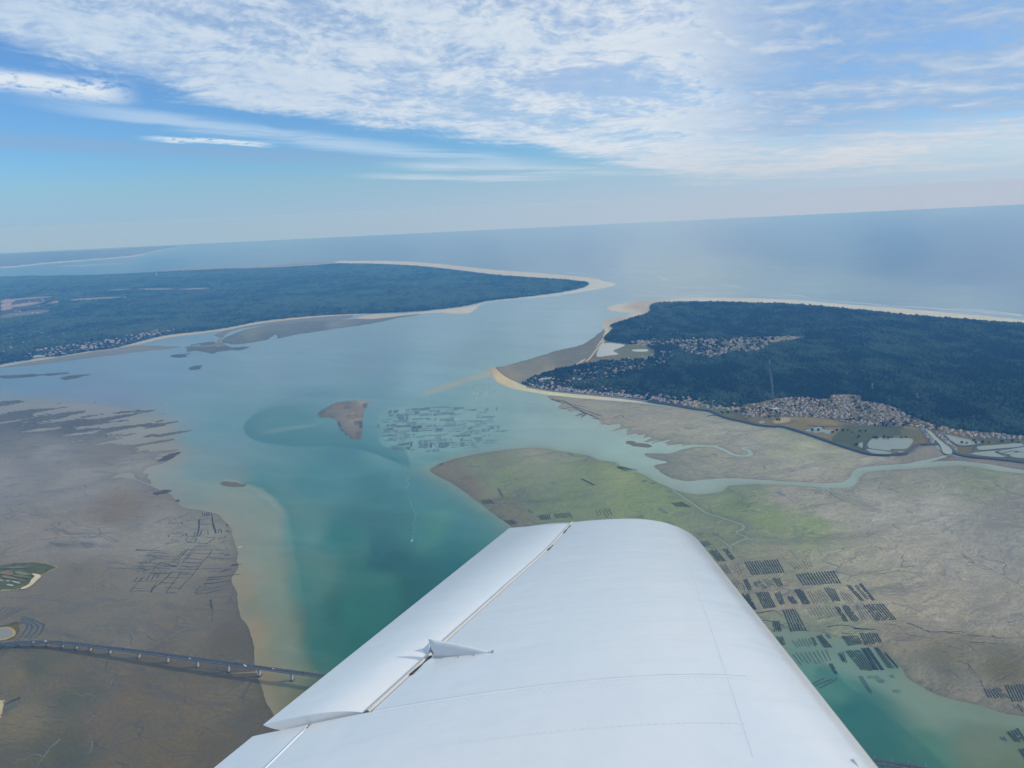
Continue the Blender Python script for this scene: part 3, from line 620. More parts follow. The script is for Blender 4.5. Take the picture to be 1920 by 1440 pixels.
region("beach", [(0,685),(50,677),(72,672),(110,668.5),(167,659.5),(213,653.5),(260,641.5),(300,631.5),(333,626.5),(383,621.5),(433,614),(483,604),(533,598),(592,592),(640,589),(700,588),(640,592),(592,595.5),(533,601.5),(483,608),(433,617.5),(383,624.5),(333,630.5),(300,635.5),(260,645.5),(213,656.5),(167,662),(110,671),(50,680),(0,689)], SAND, 1.6, 45, 1.0, kk=1.12, amp=3,
    col=S(206,184,146), label="thin sand beach along the far island shore")
region("beach", [(300,505),(350,503),(430,501),(500,498.5),(560,493.5),(643,490.5),(627,493),(560,497),(500,501.5),(420,504),(350,506)], SAND, 1.2, 60, 1.0, amp=4, col=S(170,160,156))
RL_CTRL = [(1400,780,S(96,108,66)),(1450,790,S(134,126,100)),(1480,782,S(150,136,104)),(1520,790,S(138,130,90)),(1560,800,S(140,132,104)),(1600,815,S(78,98,52)),(1650,805,S(80,104,58)),(1700,815,S(110,116,84)),(1580,830,S(76,96,54)),(1740,835,S(120,110,92)),
 (1600,770,S(150,138,132)),(1500,765,S(128,128,112)),(1690,790,S(150,140,134)),(1790,810,S(110,112,104)),(1850,822,S(90,104,80)),(1890,845,S(92,104,96)),(1200,660,S(110,126,74)),(1160,665,S(120,130,84)),(1110,685,S(112,116,88)),(1220,645,S(96,112,76)),(1300,650,S(92,106,80)),(1450,640,S(100,112,90)),
 (1320,765,S(112,124,84)),(1250,745,S(60,78,62)),(1100,715,S(52,70,58)),(1500,600,S(40,58,46)),(1700,650,S(40,58,46)),(1850,720,S(40,58,46)),(1300,590,S(40,58,46)),(1180,615,S(44,62,48)),(1040,712,S(60,78,62))]
RLAND = [(981,715),(1027,699),(1060,690),(1087,683),(1105,672),(1120,652),(1138,633),(1149,618),(1147,608),(1203,591),(1219,584),(1224,570),(1287,566),(1349,566),(1453,569),(1537,574),(1620,582),(1703,591),(1787,597),(1870,604),(1920,606),(2060,618),(2500,680),(2500,960),(2100,886),(1920,867),(1880,862),(1820,856),(1795,852),(1783,846),(1755,826),(1740,806),(1734,806),(1756,834),(1722,835),(1711,841),(1697,851),(1687,852),(1657,853.5),(1630,851),(1603,843.5),(1563,830.5),(1508,811.5),(1470,800.5),(1448,799.5),(1424,797.5),(1393,790.5),(1366,784.5),(1345,776.5),(1331,770.5),(1299,766),(1258,759),(1215,753),(1177,748),(1123,742),(1068,737),(1028,732),(987,725)]
_, RLP = region("land", RLAND, LAND, LAND_Z, 8, 1.6, amp=0.6, ctrl=RL_CTRL, label="low wooded cape with its two seaside towns", sm=4)
ISLAND = [(-300,745),(0,683),(50,675),(72,670),(110,667),(167,658),(213,652),(260,640),(300,630),(333,625),(383,620),(433,612.5),(483,602.5),(533,597),(592,592),(693,587),(760,584.5),(827,579),(877,572),(913,563.5),(960,558.5),(1003,553.5),(1060,545.5),(1093,538),(1103,531),(1085,527.5),(1040,523.5),(993,520.5),(927,515.5),(860,507.5),(793,500),(727,496),(650,494.5),(600,497),(560,499),(500,502.5),(400,505.5),(300,510),(213,514.5),(133,517),(0,519.5),(-300,533)]
_, ILP = region("land", ISLAND, LAND, LAND_Z, 20, 1.4, amp=0.6, ctrl=[(500,560,S(46,66,56)),(100,540,S(50,70,64)),(60,580,S(92,104,96)),(60,640,S(60,82,66)),(800,530,S(44,62,54)),(300,600,S(66,88,66)),(200,570,S(56,76,66))], label="long low wooded island across the strait", sm=4)
# the far shore near the horizon
region("far_shore", [(-200,508),(0,499.5),(83,491.5),(160,485.5),(240,479.5),(290,469),(327,462.5),(330,460.8),(250,465.5),(100,473),(0,478),(-200,488)], LAND, 4.0, 60, 1.2, amp=2, ctrl=[(50,490,S(124,160,196)),(100,480,S(126,162,198)),(250,472,S(130,165,200))], label="faint low coast near the horizon")
region("far_beach", [(-200,511),(0,501),(83,493),(160,487),(225,481.5),(262,477),(330,463),(340,461.5),(288,470.5),(262,479.5),(235,482.5),(160,488.8),(83,494.8),(0,503),(-200,513)], SAND, 2.0, 60, 1.0, amp=2, col=S(160,188,214))
region("sandbank", [(112,499.5),(160,496.5),(235,493),(243,493.5),(200,496),(150,499)], SAND, 0.8, 60, 1.0, amp=2, col=S(146,178,208))

SHEETN = 0
def sheet(name, P, mat, z, col, sm=3, kind='structure', label=None):
    global SHEETN
    SHEETN += 1; z = z + .012 * (SHEETN % 60)
    p = gpl(cat_closed(P, sm) if sm > 1 else P, z); p[:, 2] = z
    me = mesh(name, p, [list(range(len(p)))[::-1]], False, unlit(col, *np.mean(np.asarray(P, float), 0)))
    o = add_obj(name, me, mat, kind=kind, label=label); return o
# town streets and yards, meadows, fields
TOWN = [(1392,781),(1400,762),(1425,757),(1470,747),(1510,745),(1550,750),(1562,742),(1610,742),(1614,751),(1650,758),(1685,768),(1700,778),(1722,787),(1746,796),(1768,799),(1778,808),(1762,812),(1735,805),(1722,802),(1690,797),(1650,799),(1610,797),(1570,789),(1530,783),(1480,782),(1430,781)]
sheet("town_ground", TOWN, LAND, LAND_Z + .2, S(104, 106, 98), 3, label="streets and yards of the harbour town")
for P_, c_ in (([(1402,787),(1420,777),(1450,784),(1480,786),(1500,790),(1480,796),(1450,797),(1425,795)], S(120,118,84)),
               ([(1450,788),(1470,783),(1482,786),(1478,791),(1455,794)], S(168,158,136)),
               ([(1478,800),(1500,790),(1540,794),(1585,798),(1570,802),(1540,799),(1505,809)], S(132,126,98)),
               ([(1508,811),(1550,808),(1568,801),(1575,806),(1556,822),(1530,817)], S(126,122,96)),
               ([(1560,826),(1580,806),(1625,800),(1690,803),(1692,816),(1640,818),(1622,842),(1602,842)], S(80,102,70)),
               ([(1690,803),(1722,808),(1722,826),(1694,818)], S(106,112,76)),
               ([(1606,800),(1690,799),(1680,806),(1600,812)], S(82,106,74)),
               ([(1300,757),(1330,760),(1350,765),(1345,770),(1320,768),(1298,762)], S(108,122,78)),
               ([(1165,655),(1185,646),(1212,645),(1215,662),(1228,664),(1215,672),(1180,668),(1150,668)], S(112,130,72)),
               ([(1090,682),(1110,673),(1150,668),(1180,670),(1172,676),(1130,678),(1100,686)], S(128,124,100)),
               ([(1310,645),(1400,638),(1500,631),(1512,634),(1450,645),(1400,655),(1330,660)], S(108,118,92)),
               ([(1420,641),(1470,634),(1505,631),(1500,635),(1440,643)], S(136,138,110))):
    sheet("field", P_, LAND, LAND_Z + .3, c_, 3)
for (x0, y0, x1, y1, th, c_) in ((0,566,30,563,7,S(186,150,138)),(0,574,22,570,6,S(196,156,134)),(18,562,97,556,3.4,S(168,150,146)),(0,580,24,577,6,S(190,152,136)),(8,576,76,567,5,S(178,154,144)),(78,567,112,565,6,S(170,142,138)),
        (35,553,84,546,2.4,S(164,156,156)),(0,594,94,582,8,S(130,138,132)),(56,578,84,576.5,3,S(150,152,146)),(118,585,160,581.5,2,S(162,160,152)),(131,562.5,238,557,4,S(160,148,142)),(203,544.5,254,539.5,2,S(152,150,152)),
        (264,541.5,328,542,2.4,S(150,152,154)),(336,542.5,395,540,2.2,S(160,160,158)),(168,569.5,194,569.5,2,S(146,150,152)),(370,503,392,501.5,1,S(190,190,190)),(60,548,120,540,1.2,S(150,150,156)),(220,535,245,533,1.4,S(140,150,160))):
    n_ = 7; xs = np.linspace(x0, x1, n_); ys = np.linspace(y0, y1, n_)
    wv = th / 2 * np.clip(np.sin(np.linspace(0.25, math.pi - 0.15, n_)) * 1.3, 0, 1) * (0.75 + 0.5 * RNG.rand(n_))
    sheet("field", list(zip(xs, ys - wv)) + list(zip(xs[::-1], (ys + wv)[::-1])), LAND, LAND_Z + .3, c_, 1)
FIELDS_ISL = [gpl([(0,562),(30,560),(97,554),(100,559),(76,572),(112,562),(112,570),(30,584),(0,586)])[:, :2], gpl([(0,586),(94,579),(94,588),(0,600)])[:, :2],
              gpl([(131,560),(238,554),(240,559),(131,566)])[:, :2], gpl([(203,543),(330,538),(398,538),(396,544),(203,548)])[:, :2], gpl([(118,583),(160,579),(160,584),(118,588)])[:, :2], gpl([(35,551),(84,544),(120,538),(120,543),(84,550),(35,556)])[:, :2]]
# ponds, saltpans and the harbour canal
PONDC = S(136, 154, 150)
PONDS = [[(1634,822),(1672,821),(1711,823),(1705,837),(1695,842),(1671,842),(1667,845),(1629,840)], [(1625,841.5),(1665,846),(1671,850),(1648,851),(1634,849)],
 [(1508,807),(1525,802),(1538,800),(1546,806),(1562,806),(1560,811),(1552,814),(1542,810),(1530,812),(1520,810)], [(1772,815),(1801,821),(1839,829),(1830,833),(1801,835),(1785,827)], [(1833,837),(1870,834),(1912,831),(1915,837),(1870,841),(1839,844)],
 [(1822,849),(1877,844),(1866,848),(1880,852),(1889,857),(1856,856),(1825,852)], [(1870,845),(1895,841),(1905,846),(1890,852)], [(1896,841),(1920,837),(1945,840),(1935,848),(1908,846)], [(1893,853),(1910,848),(1935,850),(1930,858),(1905,858)],
 [(1602,832),(1612,831),(1617,829),(1617,840),(1611,837)], [(1127,647),(1136,643),(1153,643.5),(1172,647),(1160,653),(1150,658),(1160,664),(1140,667),(1118,668)], [(1186,655.5),(1214,655),(1212,659),(1190,659)], [(1424,790),(1434,789),(1432,793),(1425,794)]]
for i, P_ in enumerate(PONDS):
    sheet("pond", P_, POND, LAND_Z + .45, PONDC if i not in (10, 11) else S(168, 174, 178), 3)
sheet("canal", [(1736,808),(1743,807),(1760,823),(1779,837),(1787,847),(1779,852),(1768,848),(1764,837),(1755,826)], POND, LAND_Z + .4, S(150, 168, 162), 3, label="harbour canal leading from the town to the creek")

# dikes and sea walls
def wall_line(name, L, w, h, z0, mat, label=None, cat=None, group=None, kind=None):
    p = gpl(cat_open(L, 4), z0)[:, :2]; m = MB()
    d = np.gradient(p, axis=0); d /= np.linalg.norm(d, axis=1)[:, None] + 1e-9; nn = np.stack([-d[:, 1], d[:, 0]], 1); v = []; f = []
    for i in range(len(p)):
        for s_, z in ((-w * .8, z0 - 1.5), (-w * .35, z0 + h), (w * .35, z0 + h), (w * .8, z0 - 1.5)):
            q = p[i] + nn[i] * s_; v.append((q[0], q[1], z))
        if i:
            for j in range(3): a = (i - 1) * 4 + j; f.append((a, a + 1, a + 5, a + 4))
    f += [(0, 3, 2, 1), tuple(range(len(v) - 4, len(v)))]
    m.add(v, f); return add_obj(name, m.make(name), mat, None, kind, label, cat, group)
wall_line("sea_wall", [(988,725.5),(1028,732.5),(1068,737),(1123,742),(1177,748),(1215,753.3)], 5, 4.5, LAND_Z, CONC, "long pale sea wall between the beach and the seafront houses", "sea wall")
wall_line("dike", [(1215,753.5),(1258,759),(1299,766.3),(1331,770.7),(1345,776.7),(1366,784.7),(1393,790.7),(1424,797.7),(1448,799.7),(1470,800.7),(1508,812),(1563,831),(1603,844),(1630,851.5),(1657,853.7),(1688,852),(1698,851)], 13, 4.5, LAND_Z - .8, DIKEM, "dark stone dike curving between mudflat and meadows below the town", "dike")
wall_line("dike", [(1698,850),(1711,841),(1722,833.5),(1740,833.5),(1757,832)], 11, 3.5, LAND_Z - .8, DIKEM, "short dark dike from the sluice to the harbour canal mouth", "dike")
wall_line("dike", [(1787,847),(1800,853),(1830,857.5),(1870,861),(1920,867),(2000,876)], 12, 3.0, LAND_Z - .8, DIKEM, "dark dike along the saltpans right of the harbour canal", "dike")
for i, L in enumerate([[(1628,841),(1650,844),(1668,847)], [(1770,814),(1784,828),(1800,836),(1822,836),(1842,830)], [(1830,837),(1826,845),(1822,850)], [(1838,845),(1870,842.5),(1916,838.5)], [(1866,847),(1893,842),(1920,837)], [(1880,850),(1897,846),(1910,847)], [(1508,806),(1538,799),(1546,804)], [(1866,848),(1890,858)], [(1515,797),(1545,800),(1585,799)], [(1620,842),(1630,826),(1640,818)]]):
    wall_line("pond_bank", L, 5, 1.6, LAND_Z + .2, DIKEM, kind='structure')
wall_line("jetty", [(1326,780.5),(1345,777.5)], 4, 2.2, 1.5, DIKEM, "short dark stone jetty at the bend of the dike", "jetty")
wall_line("causeway", [(1149,614),(1140,630),(1128,645),(1116,658),(1106,671),(1098,678)], 12, 2.0, LAND_Z, mat_tint("causeway_gravel", .9, .05, .3), kind='structure')
SC.objects["causeway"].data.attributes.new("Tint", 'FLOAT_COLOR', 'POINT').data.foreach_set("color", np.tile(np.append(unlit(S(190,176,150), 1120, 645), 1), len(SC.objects["causeway"].data.vertices)).astype(np.float32))
# sluice house on the dike
def sluice():
    g = gp(1688, 850, LAND_Z + 3.5); e = empty("sluice_gate", g, "small concrete sluice gate at the corner of the dike", "sluice gate", rz=0.2)
    m = MB()
    for x in (-9, -3, 3, 9): m.box((x, 0, 1), (2, 7, 7))
    add_obj("pier", m.make("pier"), CONC, e); m = MB(); m.box((0, 0, 5.2), (24, 8, 1)); add_obj("walkway", m.make("walkway"), CONC, e)
    m = MB(); m.box((-4, 0, 7.2), (5, 5, 3)); add_obj("gatehouse", m.make("gatehouse"), WALLW, e)
sluice()

# ------------------------------------------------------------------ forest
def pts_in(polys, holes, sp0, rfac, amin=None):
    """scatter on the ground inside outlines, spacing grows with distance"""
    out = []
    for poly in polys:
        a0, a1, d0, d1 = bounds(poly, 0.0); y0, y1 = H / math.tan(d1), min(H / math.tan(max(d0, 1e-4)), YFAR)
        y = y0
        while y < y1:
            s = max(sp0, y * rfac); xs = np.arange(y * math.tan(a0), y * math.tan(a1), s)
            if len(xs): out.append(np.stack([xs + (RNG.rand(len(xs)) - .5) * s * 1.1, y + (RNG.rand(len(xs)) - .5) * s * 1.1, np.full(len(xs), s)], 1))
            y += s
    P = np.concatenate(out); ok = np.zeros(len(P), bool)
    for poly in polys: ok |= sdist(P[:, 0], P[:, 1], poly) > 3
    for h in holes: ok &= sdist(P[:, 0], P[:, 1], h) < -2
    return P[ok]
def gpoly(P, sm=4): return gpl(cat_closed(P, sm), LAND_Z)[:, :2]
CAPE_F = [(1149,617),(1148,609),(1203,592),(1219,585),(1225,570.5),(1287,567),(1349,567),(1453,570),(1537,575),(1620,583),(1703,592),(1787,598),(1870,605),(1920,607.5),(2060,620),(2500,680),(2500,830),(2060,822),(1920,816),(1860,811),(1800,806),(1775,799),(1748,795),(1722,786),(1700,777),(1686,767),(1650,757),(1615,751),(1612,741),(1560,741),(1550,748),(1470,746),(1425,755),(1400,757),(1385,766),(1345,766),(1335,762),(1300,757),(1262,755),(1230,751),(1177,744),(1123,738),(1068,733),(1028,728),(987,721),(981,715),(1027,699),(1060,690),(1090,685),(1130,678),(1172,676),(1215,672),(1230,662),(1216,650),(1180,645),(1150,641),(1133,636)]
CAPE_FP = gpoly(CAPE_F)
HAMLET = [(1185,640),(1225,636),(1300,634),(1400,632),(1505,629),(1512,634),(1450,646),(1420,660),(1370,662),(1340,672),(1290,664),(1270,652),(1190,648)]
RONCE = [(981,716),(1030,701),(1075,693),(1110,690),(1160,675),(1215,664),(1260,655),(1270,672),(1200,694),(1165,705),(1130,716),(1150,726),(1200,735),(1270,741),(1345,752),(1400,757),(1390,768),(1345,770),(1258,757),(1177,746),(1123,741),(1068,736),(1028,731)]
STTRO = [(0,680),(50,672),(110,665),(167,656),(213,650),(260,638),(300,628),(330,622),(325,614),(260,622),(190,634),(110,640),(60,646),(0,655)]
ISL_IN = [(0,655),(60,646),(150,634),(190,620),(130,600),(0,600)]
HAMLETP, RONCEP, TOWNP, STTROP, ISL_INP = gpoly(HAMLET), gpoly(RONCE), gpoly(TOWN), gpoly(STTRO), gpoly(ISL_IN)
FIELD_H = [gpoly([(1165,655),(1185,646),(1212,645),(1215,662),(1228,664),(1215,672),(1180,668),(1150,668)], 2), gpoly([(1300,757),(1330,760),(1350,765),(1345,770),(1320,768),(1298,762)], 2), gpoly([(1422,641),(1470,634.5),(1505,631),(1500,635),(1440,643)], 2)]
ISL_F = [(-250,735),(0,682),(50,674),(72,669),(110,666),(167,657),(213,651),(260,639),(300,629),(333,624),(383,619),(433,611.5),(483,602),(533,596),(592,591.5),(693,586.5),(760,584),(827,578),(877,571),(913,563),(960,558),(1003,553),(1060,545),(1093,537.5),(1102,531),(1085,528),(1040,524),(993,521),(927,516),(860,508),(793,500.5),(727,496.5),(650,495),(600,497.5),(560,499.5),(500,503),(400,506),(300,510.5),(213,515),(133,517.5),(0,520),(-250,533)]
ISL_FP = gpoly(ISL_F)
# firebreaks cut through the wood
BREAKS = [([(1452,756),(1449,735),(1447,712),(1443,690)], 22), ([(556,556),(575,566),(594,581)], 22), ([(1211,622),(1222,611)], 30), ([(1396,644),(1400,657),(1403,664)], 18)]
BRK = [(gpl(L, LAND_Z), w) for L, w in BREAKS]

# houses first, so that the trees can stand round them
HOUSES = []
def scatter_houses(place, P, n, mind, sizes, dens=None):
    poly = gpoly(P); lo, hi = poly.min(0), poly.max(0); got = np.zeros((0, 2))
    C = lo + RNG.rand(n * 40, 2) * (hi - lo)
    ok = sdist(C[:, 0], C[:, 1], poly) > 4
    if dens is not None: ok &= RNG.rand(len(C)) < dens(C[:, 0], C[:, 1])
    for q in C[ok]:
        if len(got) and (((got - q) ** 2).sum(1) < mind * mind).any(): continue
        got = np.vstack([got, q]); HOUSES.append((place, q[0], q[1], sizes[0] + RNG.rand() * (sizes[1] - sizes[0]), RNG.rand()))
        if len(got) >= n: break
def nz(s, sc, th): return lambda x, y: np.where(fbm(x / sc, y / sc, 3, s) > th, 1.0, 0.12)
scatter_houses("town", TOWN, 360, 17, (8, 14.5), nz(3, 60, -0.05))
scatter_houses("seafront", [(988,722),(1030,722),(1068,728),(1123,734),(1177,740),(1235,747),(1300,754),(1345,762),(1385,764),(1392,771),(1345,768),(1299,763),(1258,756),(1177,745.5),(1123,740.5),(1068,735),(1028,730)], 120, 17, (10, 18))
scatter_houses("pines", RONCE, 130, 26, (10, 17), nz(9, 130, -0.05))
scatter_houses("hamlet", HAMLET, 190, 22, (10, 18), nz(4, 120, -0.1))
scatter_houses("canal", [(1728,803),(1742,804),(1757,812),(1772,806),(1782,812),(1770,816),(1784,831),(1796,846),(1787,845),(1762,822),(1745,806),(1738,808),(1752,827),(1742,829),(1728,808)], 46, 13, (7, 15))
scatter_houses("roadside", [(1776,806),(1800,807),(1860,812),(1920,817),(1960,820),(1960,826),(1900,823),(1840,822),(1790,815)], 46, 18, (8, 14))
scatter_houses("island", [(50,672),(110,665),(167,656),(213,650),(260,638),(300,628),(325,621),(318,616),(260,625),(190,638),(110,650),(60,658)], 210, 20, (12, 24), nz(5, 140, -0.12))
scatter_houses("island", [(0,662),(40,655),(95,640),(150,630),(180,622),(110,615),(0,618)], 60, 40, (14, 24), nz(6, 150, 0.02))
scatter_houses("island", [(0,545),(250,540),(330,560),(200,610),(100,640),(0,648)], 90, 70, (15, 28), nz(8, 260, 0.03))
HP = np.array([(h[1], h[2]) for h in HOUSES])

def forest(name, polys, holes, sp0, rfac, thin_polys, label, seed):
    P = pts_in(polys, holes, sp0, rfac)
    for L, w in BRK: P = P[ldist(P[:, 0], P[:, 1], L, [w] * len(L)) > 0]
    # clear the trees off the houses and the ground just before them
    keep = np.ones(len(P), bool)
    for tp, pr in thin_polys:
        m = sdist(P[:, 0], P[:, 1], tp) > 0
        keep &= ~(m & (RNG.rand(len(P)) > pr))
    for i0 in range(0, len(HP), 200):
        hp = HP[i0:i0 + 200]; near = np.where((P[:, 0] > hp[:, 0].min() - 40) & (P[:, 0] < hp[:, 0].max() + 40) & (P[:, 1] > hp[:, 1].min() - 60) & (P[:, 1] < hp[:, 1].max() + 20))[0]
        for j0 in range(0, len(near), 4000):
            jj = near[j0:j0 + 4000]; dxx = P[jj, 0][:, None] - hp[:, 0]; dyy = P[jj, 1][:, None] - hp[:, 1]
            keep[jj] &= ~((np.abs(dxx) < 11) & (dyy < 10) & (dyy > -26)).any(1)
    P = P[keep]; n = len(P)
    me = bpy.data.meshes.new(name); me.vertices.add(n)
    tone = fbm(P[:, 0] / 420, P[:, 1] / 420, 5, seed)
    hgt = 1.0 + 0.5 * tone
    sdp = sdist(P[:, 0], P[:, 1], polys[0]); shore = (0.30 * sstep(100, 500, sdp) * sstep(2600, 1100, sdp)) if seed > 55 else 0.0
    co = np.stack([P[:, 0], P[:, 1], LAND_Z + 2.0 + 4.0 * RNG.rand(n)], 1).astype(np.float32); me.vertices.foreach_set("co", co.ravel())
    for nm, val in (("size", P[:, 2] * (0.52 + 0.42 * RNG.rand(n) ** 2)), ("tall", (5.5 + 8.5 * RNG.rand(n) ** 1.5) * hgt), ("tone", np.clip(0.30 + (0.10 if seed > 55 else 0) + tone * 1.5 + fbm(P[:, 0] / 70, P[:, 1] / 160, 3, seed + 7) * 1.8 + fbm(P[:, 0] / 900, P[:, 1] / 260, 3, seed + 17) * .9 + shore + (RNG.rand(n) - .5) * .8, 0, 1)), ("turn", RNG.rand(n) * 6.28)):
        a = me.attributes.new(nm, 'FLOAT', 'POINT'); a.data.foreach_set("value", val.astype(np.float32))
    o = add_obj(name, me, None, kind='stuff', label=label); o.modifiers.new("crowns", 'NODES').node_group = CROWNS
    return n
def crown_tree():
    m, t, b = new_mat("pine_crowns")
    nd = t.nodes.new('ShaderNodeAttribute'); nd.attribute_type = 'INSTANCER'; nd.attribute_name = "tone"; tn = V(t, nd.outputs['Fac'])
    p = gpos(t); n = noise(t, p, 0.35, 3, 0.7)
    col = mix(t, tn, (0.002, 0.008, 0.010), (0.062, 0.098, 0.060)); nlink(t, b.inputs['Base Color'], scalec(t, col, n * 1.0 + 0.5))
    b.inputs['Roughness'].default_value = 0.9; b.inputs['Specular IOR Level'].default_value = 0.1
    g = bpy.data.node_groups.new("crowns", 'GeometryNodeTree')
    g.interface.new_socket(name="Geometry", in_out='INPUT', socket_type='NodeSocketGeometry'); g.interface.new_socket(name="Geometry", in_out='OUTPUT', socket_type='NodeSocketGeometry')
    N, L = g.nodes, g.links; gi = N.new('NodeGroupInput'); go = N.new('NodeGroupOutput')
    ico = N.new('GeometryNodeMeshIcoSphere'); ico.inputs['Subdivisions'].default_value = 2; ico.inputs['Radius'].default_value = 1.0
    sp = N.new('GeometryNodeSetPosition'); nt = N.new('ShaderNodeTexNoise'); nt.inputs['Scale'].default_value = 1.7; nt.inputs['Detail'].default_value = 2
    sub = N.new('ShaderNodeVectorMath'); sub.operation = 'SUBTRACT'; sub.inputs[1].default_value = (.5, .5, .5); L.new(nt.outputs['Color'], sub.inputs[0])
    scl = N.new('ShaderNodeVectorMath'); scl.operation = 'SCALE'; scl.inputs[3].default_value = 1.3; L.new(sub.outputs[0], scl.inputs[0])
    L.new(ico.outputs['Mesh'], sp.inputs['Geometry']); L.new(scl.outputs[0], sp.inputs['Offset'])
    sm = N.new('GeometryNodeSetMaterial'); sm.inputs['Material'].default_value = m; L.new(sp.outputs[0], sm.inputs[0])
    ip = N.new('GeometryNodeInstanceOnPoints'); L.new(gi.outputs[0], ip.inputs['Points']); L.new(sm.outputs[0], ip.inputs['Instance'])
    def at(nm):
        q = N.new('GeometryNodeInputNamedAttribute'); q.data_type = 'FLOAT'; q.inputs['Name'].default_value = nm; return q.outputs[0]
    cs = N.new('ShaderNodeCombineXYZ'); s = at("size"); L.new(s, cs.inputs[0]); L.new(s, cs.inputs[1]); L.new(at("tall"), cs.inputs[2]); L.new(cs.outputs[0], ip.inputs['Scale'])
    cr = N.new('ShaderNodeCombineXYZ'); L.new(at("turn"), cr.inputs[2])
    er = N.new('FunctionNodeEulerToRotation'); L.new(cr.outputs[0], er.inputs[0]); L.new(er.outputs[0], ip.inputs['Rotation'])
    L.new(ip.outputs[0], go.inputs[0]); return g
CROWNS = crown_tree()
n1 = forest("forest", [CAPE_FP], FIELD_H, 12.5, 0.0031, [(HAMLETP, .16), (RONCEP, .40)], "dense dark pine forest covering the cape on the right", 51)
n2 = forest("forest", [ISL_FP], FIELDS_ISL, 19, 0.0031, [(STTROP, .3), (ISL_INP, .75)], "blue green pine forest covering the island across the strait", 61)
print("crowns", n1, n2)
# sheet under the crowns, near black to paint the shade in the gaps
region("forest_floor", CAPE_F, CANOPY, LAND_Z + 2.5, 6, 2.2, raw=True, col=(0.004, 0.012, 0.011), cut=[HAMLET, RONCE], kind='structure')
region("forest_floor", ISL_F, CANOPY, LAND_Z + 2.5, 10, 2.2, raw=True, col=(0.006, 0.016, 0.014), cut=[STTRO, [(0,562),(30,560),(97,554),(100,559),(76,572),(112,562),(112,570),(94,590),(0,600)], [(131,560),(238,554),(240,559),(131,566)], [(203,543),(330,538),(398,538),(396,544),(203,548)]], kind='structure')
for L, w in BRK[:1] + BRK[2:]:
    m = MB(); m.ribbon(L, w * .4, LAND_Z + 3.2); add_obj("firebreak", m.make("firebreak"), simple("dry_track", (0.07, 0.075, 0.06), .9), kind='structure')

# ------------------------------------------------------------------ houses
def house_mesh(L, Wd, hw, hr, name, hip=False, wing=False):
    m = MB(); a, b = L / 2, Wd / 2
    m.add([(-a, -b, 0), (a, -b, 0), (a, b, 0), (-a, b, 0), (-a, -b, hw), (a, -b, hw), (a, b, hw), (-a, b, hw), (-a, 0, hw + hr * .96), (a, 0, hw + hr * .96)],
          [(0, 1, 5, 4), (2, 3, 7, 6), (1, 2, 6, 9, 5), (3, 0, 4, 8, 7)], 0)
    e, f_ = a + .35, b + .45; i = e * .45 if hip else 0
    m.add([(-e, -f_, hw - .15), (e, -f_, hw - .15), (e, f_, hw - .15), (-e, f_, hw - .15), (-e + i, 0, hw + hr), (e - i, 0, hw + hr)], [(0, 1, 5, 4), (2, 3, 4, 5)] + ([(1, 2, 5), (3, 0, 4)] if hip else []), 1)
    m.box((a * .4, .6, hw + hr), (.8, .8, 1.6), 0, 0)
    if wing: m.box((a * .55, -b - 1.6, hw * .35), (L * .4, 3.2, hw * .7), 0, 0); m.add([(a * .1, -b - 3.4, hw * .7), (a, -b - 3.4, hw * .7), (a, -b, hw * .95), (a * .1, -b, hw * .95)], [(0, 1, 2, 3)], 1)
    return m
HV = []
for (rf, rn) in ((ROOFT, 'terracotta'), (ROOFP, 'pale pink'), (ROOFG, 'grey')):
    for dims in ((1.0, .62, .34, .17, False, False), (1.0, .8, .5, .2, True, False), (1.2, .6, .3, .16, False, True)):
        L_, W_, hw, hr, hip, wg = dims; mm = house_mesh(L_ * 10, W_ * 10, hw * 10, hr * 10, "house", hip, wg); me = mm.make("house"); me.materials.append(WALLW); me.materials.append(rf); HV.append((mm, me, rf, rn))
PLACE = {"town": ("house in the dense harbour town", "houses of the harbour town"), "seafront": ("house in the row behind the beach and dike", "seafront houses"), "pines": ("villa among the pines behind the sandy point", "villas among the pines"),
         "hamlet": ("house in the hamlet in the forest clearing", "houses of the forest hamlet"), "canal": ("oyster shed beside the harbour canal", "sheds along the harbour canal"), "roadside": ("house at the forest foot right of the canal", "houses at the forest foot"), "island": ("house on the island shore across the strait", "houses of the island village")}
def to_pix(x, y, z):
    q = CR.T @ np.array([x, y, z - H]); return 960 + q[0] / -q[2] * FPX, 720 - q[1] / -q[2] * FPX
def face_rot(x, y, r): return math.atan2(x, y) * -0.6 + (-0.5 if r < .5 else 0.9) + (r - .5) * .6
hs = sorted(HOUSES, key=lambda h: -h[3] / math.hypot(h[1], h[2], H))
rest = MB(); nhouse = 0
